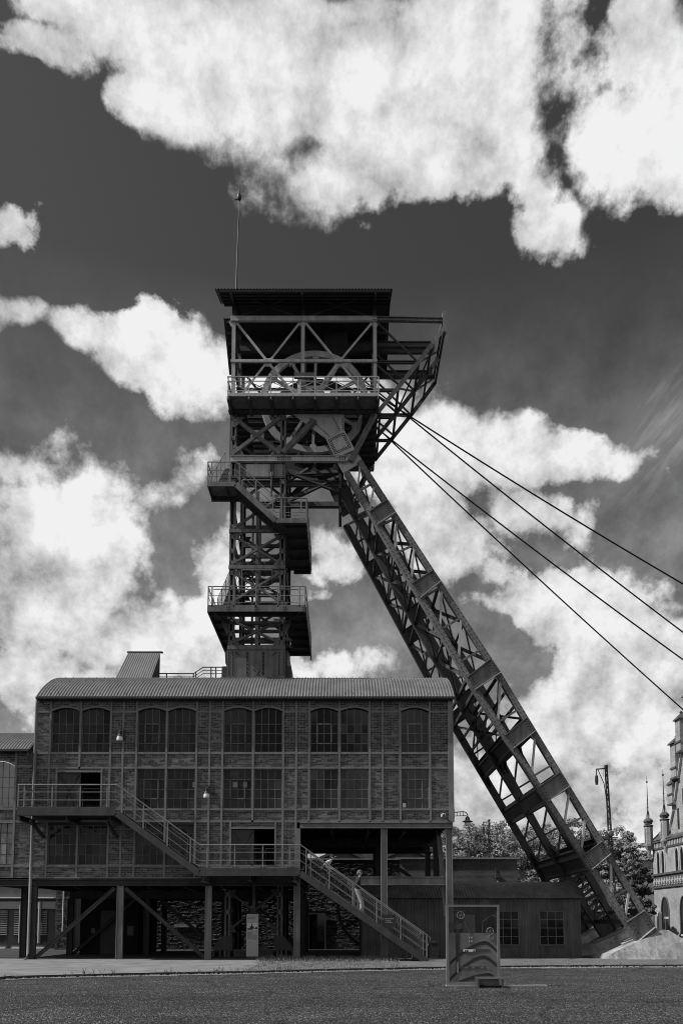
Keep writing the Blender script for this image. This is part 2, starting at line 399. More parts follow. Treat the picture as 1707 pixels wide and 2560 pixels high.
# ------------------------------------------------------------------ the ground
def ground_mat():
    m = bpy.data.materials.new('asphalt'); m.use_nodes = True
    t = NT(m.node_tree); m.node_tree.nodes.clear()
    out = t.n('ShaderNodeOutputMaterial'); b = t.n('ShaderNodeBsdfPrincipled'); t.l(b.outputs[0], out.inputs[0])
    pos = t.n('ShaderNodeNewGeometry').outputs['Position']
    big = t.mr(t.noise(pos, .28, 6, .62), .3, .7, .75, 1.25)
    mid = t.mr(t.noise(t.vm('MULTIPLY', pos, (.6, 2.2, 1)), 1.1, 5, .6), .3, .7, .72, 1.22)
    vo = t.n('ShaderNodeTexVoronoi'); t.l(t.vm('ADD', pos, t.vm('SCALE', pos, 0.0)), vo.inputs['Vector']); vo.inputs['Randomness'].default_value = 1.0; vo.inputs['Scale'].default_value = 36
    sep = t.n('ShaderNodeSeparateColor'); t.l(vo.outputs['Color'], sep.inputs[0])
    grain = t.mr(sep.outputs[0], 0, 1, .010, .105)
    grain = t.mix(t.mr(sep.outputs[1], .88, .95, 0, 1), grain, .30)
    v = t.m('MULTIPLY', t.m('MULTIPLY', grain, big), mid)
    vc = t.n('ShaderNodeTexVoronoi', feature='DISTANCE_TO_EDGE'); vc.inputs['Scale'].default_value = .16     # old cracks and seams
    nz = t.n('ShaderNodeTexNoise'); t.l(pos, nz.inputs['Vector']); nz.inputs['Scale'].default_value = .5; nz.inputs['Detail'].default_value = 6
    t.l(t.vm('ADD', pos, t.vm('SCALE', nz.outputs['Color'], 3.0)), vc.inputs['Vector'])
    v = t.m('MULTIPLY', v, t.mr(vc.outputs['Distance'], .002, .012, .5, 1))
    v = t.m('MULTIPLY', v, t.mr(t.noise(t.vm('MULTIPLY', pos, (.05, .35, 1)), 1.0, 4, .6), .3, .7, .82, 1.16))   # faint wheel bands
    cc = t.n('ShaderNodeCombineColor')
    for i in range(3): t.l(v, cc.inputs[i])
    t.l(cc.outputs[0], b.inputs['Base Color']); b.inputs['Roughness'].default_value = .9; b.inputs['Specular IOR Level'].default_value = .2
    bn = t.n('ShaderNodeBump'); bn.inputs['Strength'].default_value = .7; bn.inputs['Distance'].default_value = .01
    t.l(t.m('ADD', t.m('MULTIPLY', vo.outputs['Distance'], -20.0), t.noise(pos, 30, 4, .6)), bn.inputs['Height']); t.l(bn.outputs[0], b.inputs['Normal'])
    MATS['asphalt'] = m
ground_mat()
mb = MB(); mb.add([(-2500, -600, 0), (2500, -600, 0), (2500, 3000, 0), (-2500, 3000, 0)], [(0, 1, 2, 3)])
tag(mb.build('ground', 'asphalt'), kind='structure')
# ------------------------------------------------------------------ brick hall on steel columns
YF = 31.0
def fx(u, v=1760): return P(u, v, YF).x
def fz(v, Y=YF): return P(U0, v, Y).z
def brick_panel(parent, x0, x1, z0, z1, y=YF, cut=None, name='brick_panel', xf=None, course=.077, length=.25, joint=.011, proud=.007, step=1.0):
    mb = MB()
    # mortar bed
    if cut is None:
        mb.add([(x0, y, z0), (x1, y, z0), (x1, y, z1), (x0, y, z1)], [(0, 1, 2, 3)])
    else:
        n = 14; xs = [x0 + (x1 - x0) * i / n for i in range(n + 1)]
        for a, b in zip(xs, xs[1:]):
            mb.add([(a, y, cut(a)), (b, y, cut(b)), (b, y, z1), (a, y, z1)], [(0, 1, 2, 3)])
    mb.cur = 1
    k0 = math.floor(z0 / course); k1 = math.ceil(z1 / course)
    for k in range(k0, k1):
        za, zb = max(k * course + joint / 2, z0), min((k + 1) * course - joint / 2, z1)
        if zb - za < .02: continue
        L = length if (k + int(x0 * 7)) % 3 else length * .5
        x = x0 - (k % 2) * length / 2 - random.random() * .03
        while x < x1:
            a, b = max(x + joint / 2, x0), min(x + L - joint / 2, x1); x += L
            if b - a < .03: continue
            zz = za
            if cut is not None:
                c = max(cut(a), cut(b)); 
                if c > zb - .02: continue
                zz = max(za, c)
            pr = proud + random.uniform(-.003, .003)
            e = .002
            mb.add([(a, y, zz), (b, y, zz), (b, y, zb), (a, y, zb), (a + e, y - pr, zz + e), (b - e, y - pr, zz + e), (b - e, y - pr, zb - e), (a + e, y - pr, zb - e)],
                   [(4, 5, 6, 7), (0, 1, 5, 4), (1, 2, 6, 5), (2, 3, 7, 6), (3, 0, 4, 7)])
    return mb.build(name, ['mortar', 'brick'], parent, xf=xf)

def glazing(parent, x0, x1, z0, z1, cols, rows, y, rise=0.0, gm='glass', vents=(), bar=.022, fm='frame_steel', xf=None, name='window', rowz=None, tilt=.03):
    """a steel window: one frame with its glazing bars, every pane a sub-part"""
    cx, hw = (x0 + x1) / 2, (x1 - x0) / 2
    top = lambda x: z1 + rise * (1 - ((x - cx) / hw) ** 2)
    mb = MB(); f = .035
    mb.box((x0, y - .02, z0), (x0 + f, y + .04, z1)); mb.box((x1 - f, y - .02, z0), (x1, y + .04, z1)); mb.box((x0 + f, y - .02, z0), (x1 - f, y + .04, z0 + f))
    if rise == 0: mb.box((x0 + f, y - .02, z1 - f), (x1 - f, y + .04, z1))
    xs = [x0 + (x1 - x0) * i / cols for i in range(cols + 1)]
    zs = rowz or [z0 + (z1 - z0) * j / rows for j in range(rows + 1)]
    for i in range(1, cols): mb.box((xs[i] - bar / 2, y - .012, z0 + f), (xs[i] + bar / 2, y + .012, top(xs[i])))
    for j in range(1, rows): mb.box((x0 + f, y - .014, zs[j] - bar / 2), (x1 - f, y + .014, zs[j] + bar / 2))
    for (a, b, c, d) in vents:      # opening light: heavier frame
        for p_, q_ in (((xs[a], zs[c]), (xs[b], zs[c])), ((xs[a], zs[d]), (xs[b], zs[d])), ((xs[a], zs[c]), (xs[a], zs[d])), ((xs[b], zs[c]), (xs[b], zs[d]))):
            mb.beam((p_[0], y - .02, p_[1]), (q_[0], y - .02, q_[1]), .05, .04, (0, 1, 0))
    w = mb.build(name, fm, parent, xf=xf)
    for i in range(cols):
        for j in range(rows):
            a, b, c, d = xs[i], xs[i + 1], zs[j], zs[j + 1]
            if rise and j == rows - 1:
                pts = [(a, c), (b, c), (b, top(b)), ((a + b) / 2, top((a + b) / 2)), (a, top(a))]
            else: pts = [(a, c), (b, c), (b, d), (a, d)]
            t1, t2 = random.uniform(-tilt, tilt), random.uniform(-tilt, tilt)
            yy = lambda px, pz: y + .004 + (px - a) * t1 + (pz - c) * t2
            pm = MB(); pm.prism([(px, yy(px, pz), pz) for px, pz in pts], (0, .004, 0))
            pm.build('pane', gm, w, xf=xf)
    return w

HX = [fx(u) for u in (92, 129.4, 204, 279.8, 311, 344.4, 419, 493.7, 526, 558, 634, 709, 741, 773, 848, 923.6, 955.4, 998.8, 1073, 1121)]
HXR = fx(1131)
LV = dict(top=1746, spr=1779.7, a=1882.8, b=1919.5, c=2023.8, d=2053.5, e=2164.5, f=2194.5)
HZ = {k: fz(v) for k, v in LV.items()}
Z_BEAM = fz(2215)
MW = .085       # width of the steel members
def build_hall():
    hall = thing('brick_hall', 'large brick hall with arched windows, a barrel roof and steel columns below', 'building')
    wins_up = [(1, 2), (2, 3), (5, 6), (6, 7), (9, 10), (10, 11), (13, 14), (14, 15), (17, 18)]
    wins_mid = wins_up[2:]
    wins_low = [(1, 2), (2, 3), (5, 6), (6, 7)]
    RISE = fz(1769.5) - HZ['spr']
    n = len(HX)
    # brick infill panels, cell by cell
    for i in range(n - 1):
        x0, x1 = HX[i] + MW / 2, HX[i + 1] - MW / 2
        if i == 0: x0 = HX[0]
        isw = (i, i + 1) in wins_up
        cx, hw = (HX[i] + HX[i + 1]) / 2, (HX[i + 1] - HX[i]) / 2
        if isw:
            brick_panel(hall, x0, x1, HZ['spr'], HZ['top'], cut=lambda x: HZ['spr'] + (RISE + .07) * (1 - ((x - cx) / hw) ** 2))
        else:
            brick_panel(hall, x0, x1, HZ['spr'] + .04, HZ['top']); brick_panel(hall, x0, x1, HZ['a'] + .04, HZ['spr'] - .04)
        if i == 2 : pass
        brick_panel(hall, x0, x1, HZ['b'] + .04, HZ['a'] - .04)
        if (i, i + 1) not in wins_mid and i not in (1, 2): brick_panel(hall, x0, x1, HZ['c'] + .04, HZ['b'] - .04)
        if i not in (): brick_panel(hall, x0, x1, HZ['d'] + .04, HZ['c'] - .04)
        if i < 12:
            if (i, i + 1) not in wins_low and i not in (9, 10): brick_panel(hall, x0, x1, HZ['e'] + .04, HZ['d'] - .04)
            brick_panel(hall, x0, x1, HZ['f'] + .03, HZ['e'] - .04)
    # vertical members
    y0, y1 = YF - .035, YF + .07
    full = {3, 4, 5, 7, 8, 9, 11, 12, 13, 15, 16, 17, 18}
    for i, x in enumerate(HX):
        bot = HZ['f'] if i <= 12 else HZ['d']
        if i == 0: continue
        if i == 19: B('corner_post', 'post_steel', hall, 'box', (x - .05, y0 - .03, HZ['d'] - .02), (HXR, YF + .12, HZ['top'])); continue
        if i == 2: segs = [(HZ['b'] + .04, HZ['top']), (HZ['f'], HZ['d'] - .04)]
        elif i == 10: segs = [(HZ['d'] + .04, HZ['top']), (HZ['f'], HZ['e'])]
        else: segs = [(bot, HZ['top'])]
        for a, b in segs: B('frame_post', 'frame_steel', hall, 'box', (x - MW / 2, y0, a), (x + MW / 2, y1, b))
    # horizontal members
    yr0, yr1 = YF - .03, YF + .06
    for i in range(n - 1):
        x0 = HX[i] + MW / 2 if i else HX[0]; x1 = HX[i + 1] - MW / 2
        rails = ['a', 'b', 'c', 'd'] + (['e'] if i < 12 else [])
        if (i, i + 1) not in wins_up: rails.append('spr')
        for r in rails: B('frame_rail', 'frame_steel', hall, 'box', (x0, yr0, HZ[r] - .04), (x1, yr1, HZ[r] + .04))
    B('sill_beam', 'frame_steel', hall, 'box', (HX[0], YF - .05, HZ['f'] - .03), (fx(750, 2194), YF + .1, HZ['f'] + .03))
    B('floor_beam', 'beam_dark', hall, 'ibeam', (HX[0] + .05, YF + .02, (HZ['f'] + Z_BEAM) / 2 - .03), (fx(745, 2205), YF + .02, (HZ['f'] + Z_BEAM) / 2 - .03), .2, HZ['f'] - Z_BEAM - .06, .03)
    zb0, zb1 = fz(2071), HZ['d'] - .045
    B('floor_beam', 'frame_steel', hall, 'ibeam', (fx(750, 2060), YF + .0, (zb0 + zb1) / 2), (HXR - .06, YF + .0, (zb0 + zb1) / 2), .2, zb1 - zb0, .03)
    xe = fx(745, 2130)
    B('corner_post', 'frame_steel', hall, 'box', (xe - .06, YF - .04, Z_BEAM), (xe + .1, YF + .12, zb0 - .003))
    # arches over the windows
    for (a, b) in wins_up:
        x0, x1 = HX[a] + MW / 2, HX[b] - MW / 2; cx, hw = (HX[a] + HX[b]) / 2, (HX[b] - HX[a]) / 2
        mb = MB(); N = 14; pts = [(x0 + (x1 - x0) * k / N) for k in range(N + 1)]
        lo = [HZ['spr'] + RISE * (1 - ((x - cx) / hw) ** 2) for x in pts]
        poly_f = [(x, YF - .03, z) for x, z in zip(pts, lo)] + [(x, YF - .03, z + .075) for x, z in zip(reversed(pts), reversed(lo))]
        vs = [(x, yy, z + dz) for yy in (YF - .03, YF + .06) for dz in (0, .075) for x, z in zip(pts, lo)]
        M = N + 1; fs = []
        for k in range(N):
            fs += [(k, k + 1, M + k + 1, M + k), (2 * M + k, 3 * M + k, 3 * M + k + 1, 2 * M + k + 1), (k, 2 * M + k, 2 * M + k + 1, k + 1), (M + k, M + k + 1, 3 * M + k + 1, 3 * M + k)]
        mb.add(vs, fs); mb.build('window_arch', 'frame_steel', hall)
    # glazing
    rz = lambda vs: [fz(v) for v in vs]
    up_rows = rz((1882, 1858, 1833, 1809, 1779.7))
    up_rows[0] = HZ['a'] + .04
    vent_up = {5: [(1, 3, 1, 3)], 9: [(1, 3, 1, 3)], 13: [(1, 3, 1, 3)], 17: [(1, 3, 1, 3)]}
    pale_cells = {}
    for (a, b) in wins_up:
        glazing(hall, HX[a] + MW / 2, HX[b] - MW / 2, HZ['a'] + .04, HZ['spr'], 4, 4, YF + .10, RISE, 'glass' if a < 10 else 'glass_black', vent_up.get(a, ()), rowz=up_rows, tilt=.012 if a > 9 else .03, bar=.02 if a > 9 else .024, fm='frame_steel' if a > 9 else 'window_bar')
    mid_rows = rz((2023, 1996, 1972.5, 1948, 1920)); mid_rows[0] = HZ['c'] + .04; mid_rows[4] = HZ['b'] - .04
    for (a, b) in wins_mid:
        glazing(hall, HX[a] + MW / 2, HX[b] - MW / 2, HZ['c'] + .04, HZ['b'] - .04, 4, 4, YF + .10, 0, 'glass', [(1, 3, 1, 3)] if a in (5, 9, 17) else (), rowz=mid_rows, fm='frame_steel' if a > 9 else 'window_bar')
    low_rows = rz((2164, 2137, 2111, 2084, 2062)); low_rows[0] = HZ['e'] + .04; low_rows[4] = HZ['d'] - .16
    for (a, b) in wins_low:
        glazing(hall, HX[a] + MW / 2, HX[b] - MW / 2, HZ['e'] + .04, HZ['d'] - .16, 4, 4, YF + .10, 0, 'glass', (), fm='window_bar', rowz=low_rows)
        B('window_head', 'beam_dark', hall, 'box', (HX[a] + MW / 2, YF - .01, HZ['d'] - .155), (HX[b] - MW / 2, YF + .05, HZ['d'] - .045))
    pa = P(1006, 2021, YF + .05); B('window_paper', 'sign_white', hall, 'box', (pa.x, YF + .05, HZ['c'] + .1), (pa.x + .14, YF + .055, HZ['c'] + .28))
    # doors: sliding leaf with a cross brace, the other half stands open
    def door(u0, u1, v_top, z_bot, zl, vref, xa, xb):
        x0, x1, zt = fx(u0, vref), fx(u1, vref), fz(v_top)
        d = MB(); d.box((x0 - .07, YF - .035, z_bot), (x0, YF + .06, zl - .04)); j = d.build('door_jamb', 'frame_steel', hall)
        B('door_jamb', 'frame_steel', hall, 'box', (x1, YF - .035, z_bot), (x1 + .07, YF + .06, zl - .04))
        B('door_lintel', 'frame_steel', hall, 'box', (x0, YF - .03, zt), (x1, YF + .06, zt + .08))
        brick_panel(hall, x0, x1, zt + .082, zl - .042)
        if x0 - .07 - xa > .08: brick_panel(hall, xa, x0 - .072, z_bot, zl - .042)
        if xb - x1 - .07 > .08: brick_panel(hall, x1 + .072, xb, z_bot, zl - .042)
        xm = x0 + (x1 - x0) * .52
        leaf = B('door', 'stringer', hall, 'box', (x0 + .01, YF + .05, z_bot + .02), (xm, YF + .1, zt - .02))
        zc_ = (z_bot + zt) / 2
        for p_, q_ in (((x0 + .1, zt - .1), (x0 + (xm - x0) * .5, zc_)), ((xm - .05, zt - .1), (x0 + (xm - x0) * .52, zc_)), ((x0 + (xm - x0) * .5, zc_), (x0 + .3, z_bot + .1)), ((x0 + (xm - x0) * .52, zc_), (xm - .25, z_bot + .1))):
            B('door_brace', 'beam_dark', leaf, 'beam', (p_[0], YF + .035, p_[1]), (q_[0], YF + .035, q_[1]), .05, .03, (0, 1, 0))
        for k in range(1, 5):
            xx = x0 + (xm - x0) * k / 5
            B('door_batten', 'stringer', leaf, 'box', (xx - .006, YF + .043, z_bot + .03), (xx + .006, YF + .052, zt - .03))
    door(143.5, 252, 1931, HZ['c'] + .04, HZ['b'], 1980, HX[1] + MW / 2, HX[3] - MW / 2)
    door(578, 686, 2072.6, HZ['e'] + .04, HZ['d'], 2110, HX[9] + MW / 2, HX[11] - MW / 2)
    # side and rear walls, inner floors
    YB = 39.8
    zt = HZ['top']
    XL = HX[0]
    B('side_wall', 'yard_brick', hall, 'box', (XL, YF + .08, HZ['f']), (XL + .24, YB, zt))
    B('side_wall', 'yard_brick', hall, 'box', (HXR - .22, YF + .13, HZ['d']), (HXR - .01, YB, zt))
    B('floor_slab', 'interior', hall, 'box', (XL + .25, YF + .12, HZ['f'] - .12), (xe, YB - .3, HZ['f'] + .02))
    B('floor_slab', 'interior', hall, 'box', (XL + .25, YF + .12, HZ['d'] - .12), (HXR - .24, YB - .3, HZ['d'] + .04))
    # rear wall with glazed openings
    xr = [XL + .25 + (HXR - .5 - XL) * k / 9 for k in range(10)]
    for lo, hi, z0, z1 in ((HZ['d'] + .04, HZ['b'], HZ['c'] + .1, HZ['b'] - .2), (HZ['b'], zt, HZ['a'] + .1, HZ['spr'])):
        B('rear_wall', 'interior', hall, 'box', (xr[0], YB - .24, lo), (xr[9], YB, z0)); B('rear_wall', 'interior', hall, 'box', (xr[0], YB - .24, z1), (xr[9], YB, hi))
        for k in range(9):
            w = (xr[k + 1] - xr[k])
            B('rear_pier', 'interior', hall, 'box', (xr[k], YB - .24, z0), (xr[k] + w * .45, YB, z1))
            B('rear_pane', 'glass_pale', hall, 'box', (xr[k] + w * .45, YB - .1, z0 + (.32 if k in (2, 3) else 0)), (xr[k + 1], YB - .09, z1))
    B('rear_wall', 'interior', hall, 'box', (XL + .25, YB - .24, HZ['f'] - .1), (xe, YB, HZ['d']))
    # interior wind braces seen through the panes
    for (ua, va, ub, vb) in ((140, 1880, 278, 1785), (350, 1785, 490, 1880), (345, 1945, 480, 2022), (720, 1785, 560, 1880)):
        B('wind_brace', 'frame_steel', hall, 'beam', P(ua, va, YF + .5), P(ub, vb, YF + .5), .04, .13, (0, 1, 0))
    # barrel roof of corrugated sheet
    YC, RR, zE = 35.3, 6.28, fz(1741, 30.7)
    zc0 = zE - math.sqrt(RR * RR - 4.6 * 4.6)
    def barrel(name, x0, x1, yc, half, rad, zc0, pitch=.13, amp=.02, m='roof_sheet', parent=hall, na=22):
        nx = int((x1 - x0) / pitch * 6); mb = MB(); vs = []; fs = []
        a0 = math.asin(half / rad)
        for i in range(nx + 1):
            x = x0 + (x1 - x0) * i / nx; o = amp * math.sin(2 * math.pi * (x - x0) / pitch)
            for j in range(na + 1):
                a = -a0 + 2 * a0 * j / na; r = rad + o + (.012 if j > na * .18 else 0)
                vs.append((x, yc + r * math.sin(a), zc0 + r * math.cos(a)))
        for i in range(nx):
            for j in range(na): fs.append((i * (na + 1) + j, (i + 1) * (na + 1) + j, (i + 1) * (na + 1) + j + 1, i * (na + 1) + j + 1))
        mb.add(vs, fs); return mb.build(name, m, parent, smooth=True)
    xl, xrr = P(90.5, 1741, 30.7).x, P(1135, 1741, 30.7).x
    roof = barrel('roof', xl, xrr, YC, 4.6, RR, zc0)
    for (row_a) in (-.62, -.36, -.16):          # fixing bolts
        mb = MB()
        a = math.asin(4.6 / RR) * row_a / .62 if row_a == -.62 else row_a
        a = {-.62: -.79, -.36: -.55, -.16: -.30}[row_a]
        for k in range(int((xrr - xl) / .36)):
            x = xl + .2 + k * .36; mb.lathe((x, YC + (RR + .02) * math.sin(a), zc0 + (RR + .02) * math.cos(a)), [(.018, 0), (.014, .03)], 5, (0, math.sin(a), math.cos(a)))
        tag(mb.build('roof_fixing', 'roof_dark', roof), kind='stuff')
    for x, s in ((xl + .02, 1), (xrr - .06, -1)):      # end closures
        mb = MB(); a0 = math.asin(4.6 / RR); N = 24
        mb.prism([(x, YC + (RR - .03) * math.sin(-a0 + 2 * a0 * k / N), zc0 + (RR - .03) * math.cos(-a0 + 2 * a0 * k / N)) for k in range(N + 1)], (.04, 0, 0))
        mb.build('roof_end', 'roof_dark', hall)
    B('gutter', 'black_iron', hall, 'box', (xl, 30.66, zE - .1), (xrr, 30.83, zE - .012))
    B('eave_board', 'beam_dark', hall, 'box', (xl + .03, 30.84, zE - .13), (xrr - .03, YF + .02, zE - .06))
    # downpipe at the left corner
    xp = fx(96, 1760) + .02
    mb = MB(); mb.path([(xp, 30.8, zE - .1), (xp, 30.82, zE - .35), (xp - .02, 30.86, 6), (xp - .02, 30.86, .35), (xp - .05, 30.76, .12), (xp - .12, 30.62, .04)], .06, 10)
    mb.build('downpipe', 'post_steel', hall, smooth=True)
    for z in (2.5, 5.2, 8.0): B('pipe_bracket', 'frame_steel', hall, 'box', (xp - .09, 30.84, z), (xp + .06, YF - .02, z + .04))
    # columns
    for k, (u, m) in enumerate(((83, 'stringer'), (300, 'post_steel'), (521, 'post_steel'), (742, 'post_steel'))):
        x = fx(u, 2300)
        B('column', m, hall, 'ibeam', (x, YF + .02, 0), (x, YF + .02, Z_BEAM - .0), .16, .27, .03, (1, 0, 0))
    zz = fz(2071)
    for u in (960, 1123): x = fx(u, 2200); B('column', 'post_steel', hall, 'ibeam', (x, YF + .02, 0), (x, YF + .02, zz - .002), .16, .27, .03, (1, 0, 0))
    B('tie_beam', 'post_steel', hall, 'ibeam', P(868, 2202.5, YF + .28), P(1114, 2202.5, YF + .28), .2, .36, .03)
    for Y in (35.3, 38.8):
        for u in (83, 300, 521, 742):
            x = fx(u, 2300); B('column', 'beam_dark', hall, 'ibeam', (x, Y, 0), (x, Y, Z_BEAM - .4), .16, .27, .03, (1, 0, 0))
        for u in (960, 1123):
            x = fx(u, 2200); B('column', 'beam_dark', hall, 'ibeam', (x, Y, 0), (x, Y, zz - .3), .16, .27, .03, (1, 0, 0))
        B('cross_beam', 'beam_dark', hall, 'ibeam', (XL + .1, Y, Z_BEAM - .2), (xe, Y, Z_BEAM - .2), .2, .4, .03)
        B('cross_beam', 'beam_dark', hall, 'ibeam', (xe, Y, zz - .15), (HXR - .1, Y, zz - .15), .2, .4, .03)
    for i, x in enumerate([XL + .3 + k * 1.55 for k in range(12)]):
        z = HZ['f'] - .28 if x < xe else HZ['d'] - .3
        B('joist', 'beam_dark', hall, 'ibeam', (x, YF + .15, z), (x, YB - .4, z), .14, .3, .02)
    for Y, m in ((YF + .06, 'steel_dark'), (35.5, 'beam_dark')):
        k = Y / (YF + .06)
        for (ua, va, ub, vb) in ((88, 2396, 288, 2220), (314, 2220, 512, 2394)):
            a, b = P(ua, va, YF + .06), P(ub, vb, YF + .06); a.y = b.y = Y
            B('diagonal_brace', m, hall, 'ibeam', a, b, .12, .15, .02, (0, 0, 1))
    # raking strut under the open right bay
    B('raking_strut', 'post_steel', hall, 'ibeam', P(1095, 2076, YF + 1.2), P(1115, 2290, YF + .5), .14, .2, .025, (1, 0, 0))
    # roof hood and roof railing
    hood = thing('roof_hood', 'corrugated wedge hood standing on the barrel roof of the brick hall', 'roof hood')
    mb = MB(); Yh = 33.6; a, b, c, d = P(322, 1630, Yh + .9), P(402, 1630, Yh + .9), P(375, 1706, Yh - .5), P(284, 1706, Yh - .5)
    nn = 60; vs = []
    for k in range(nn + 1):
        f = k / nn; o = .015 * math.sin(k / nn * 2 * math.pi * 15)
        p_, q_ = a.lerp(b, f), d.lerp(c, f); vs += [p_ + V(0, 0, o), q_ + V(0, 0, o)]
    mb.add(vs, [(2 * k, 2 * k + 1, 2 * k + 3, 2 * k + 2) for k in range(nn)]); mb.build('hood_sheet', 'roof_sheet', hood, smooth=True)
    for s, (p_, q_) in ((0, (b, c)), (1, (a, d))):
        mb = MB(); o = V(-.05 if s == 0 else .05, 0, -.04); zb = q_.z - 1.2
        mb.prism([p_ + o, q_ + o, V(q_.x + o.x, q_.y, zb), V(p_.x + o.x, p_.y, zb)], (.03, 0, 0)); mb.build('hood_cheek', 'roof_dark', hood)
    B('hood_back', 'roof_dark', hood, 'box', (a.x + .06, a.y - .05, a.z - 2), (b.x - .06, a.y - .01, a.z - .05))
    B('hood_ridge', 'roof_dark', hood, 'beam', a + V(-.06, .03, -.01), b + V(.1, .03, -.01), .14, .06)
    rr = thing('roof_railing', 'stepped tubular railing on the ridge of the brick hall beside the tower', 'railing')
    Yr = 34.6
    for dv, w in ((0, .05), (16, .03), (8, .03)):
        mb = MB(); mb.path([P(395, 1684 + dv, Yr), P(484, 1684 + dv, Yr), P(508, 1668 + dv, Yr), P(560, 1668 + dv, Yr)], w * .55, 6); mb.build('handrail' if dv == 0 else 'rail', 'stringer', rr)
    for u, v in ((417, 1684), (484, 1684), (490, 1680), (528, 1668), (540, 1668)):
        B('railing_post', 'stringer', rr, 'beam', P(u, v, Yr), P(u, 1712, Yr), .05, .05, (0, 1, 0))
    return hall
build_hall()

# ------------------------------------------------------------------ lower brick annex at the left edge
def build_annex():
    an = thing('brick_annex', 'lower brick annex with a corrugated roof joining the hall at the left edge', 'building')
    x1 = HX[0] - .01; x0 = P(-120, 2000, YF).x
    xm = fx(40, 1960); zsp = fz(1917); zt = fz(1878); z_a = fz(2022); z_b = fz(2053)
    ris = fz(1902) - zsp
    ZF = HZ['f']; xw0 = fx(-45, 2000)
    hw = (xm - xw0) / 2; cx = (xm + xw0) / 2
    brick_panel(an, xm + .05, x1, zsp + .04, zt); brick_panel(an, xm + .05, x1, z_a + .04, zsp - .04); brick_panel(an, xm + .05, x1, z_b + .04, z_a - .04)
    brick_panel(an, xm + .05, x1, HZ['e'] + .04, z_b - .04); brick_panel(an, xm + .05, x1, ZF, HZ['e'] - .04)
    brick_panel(an, xw0, xm - .05, zsp, zt, cut=lambda x: zsp + (ris + .07) * max(0, 1 - ((x - cx) / hw) ** 2))
    brick_panel(an, xw0, xm - .05, z_b + .04, z_a - .04); brick_panel(an, xw0, xm - .05, ZF, HZ['e'] - .04)
    B('frame_post', 'frame_steel', an, 'box', (xm - .045, YF - .035, ZF), (xm + .045, YF + .06, zt))
    for z, a in ((zsp, xm + .05), (z_a, xw0), (z_b, xw0), (HZ['e'], xw0)):
        if a < xm: B('frame_rail', 'frame_steel', an, 'box', (a, YF - .03, z - .04), (xm - .05, YF + .05, z + .04))
        B('frame_rail', 'frame_steel', an, 'box', (xm + .05, YF - .03, z - .04), (x1, YF + .05, z + .04))
    glazing(an, xw0, xm - .05, z_a + .04, zsp, 5, 4, YF + .10, ris, 'glass')
    glazing(an, xw0, xm - .05, HZ['e'] + .04, z_b - .04, 5, 4, YF + .10, 0, 'glass_pale', fm='beam_dark')
    mb = MB(); N = 14; pts = [xw0 + (xm - .05 - xw0) * k / N for k in range(N + 1)]
    for a, b in zip(pts, pts[1:]):
        za, zb = [zsp + ris * (1 - ((x - cx) / hw) ** 2) for x in (a, b)]
        mb.beam((a, YF, za + .035), (b, YF, zb + .035), .06, .07, (0, 0, 1))
    mb.build('window_arch', 'frame_steel', an)
    B('floor_beam', 'beam_dark', an, 'ibeam', (x0, YF + .02, (ZF + Z_BEAM) / 2 - .03), (x1 - .02, YF + .02, (ZF + Z_BEAM) / 2 - .03), .2, ZF - Z_BEAM - .06, .03)
    B('floor_slab', 'interior', an, 'box', (x0, YF + .12, ZF - .14), (x1, 38, ZF))
    B('rear_wall', 'interior', an, 'box', (x0, 37.8, ZF), (x1, 38, fz(1990)))
    B('rear_wall', 'interior', an, 'box', (x0, 37.8, fz(1960)), (x1, 38, zt))
    # roof: quarter barrel
    mb = MB(); zE = fz(1872.5, 30.7); half, rad = 3.8, 5.6; zc0 = zE - math.sqrt(rad * rad - half * half); a0 = math.asin(half / rad); vs = []; fs = []
    xa, xb = x0, x1 - .1; nx = int((xb - xa) / .13 * 6); na = 16
    for i in range(nx + 1):
        x = xa + (xb - xa) * i / nx; o = .02 * math.sin(2 * math.pi * (x - xa) / .13)
        for j in range(na + 1):
            a = -a0 + 2 * a0 * j / na; r = rad + o; vs.append((x, 34.5 + r * math.sin(a), zc0 + r * math.cos(a)))
    for i in range(nx):
        for j in range(na): fs.append((i * (na + 1) + j, (i + 1) * (na + 1) + j, (i + 1) * (na + 1) + j + 1, i * (na + 1) + j + 1))
    mb.add(vs, fs); mb.build('roof', 'roof_sheet', an, smooth=True)
    B('gutter', 'black_iron', an, 'box', (x0, 30.66, zE - .1), (x1 - .12, 30.82, zE - .012))
    mb = MB(); xp = fx(84, 1880); mb.path([(xp - .12, 30.75, zE - .1), (xp - .1, 30.8, zE - .35), (xp + .08, 30.85, zE - .62), (xp + .1, 30.86, zE - .8)], .05, 8); mb.build('downpipe', 'stringer', an, smooth=True)
    for u in (-60, 22): 
        x = fx(u, 2300); B('column', 'beam_dark', an, 'ibeam', (x, YF + 1.5, 0), (x, YF + 1.5, Z_BEAM), .16, .25, .03, (1, 0, 0))
build_annex()
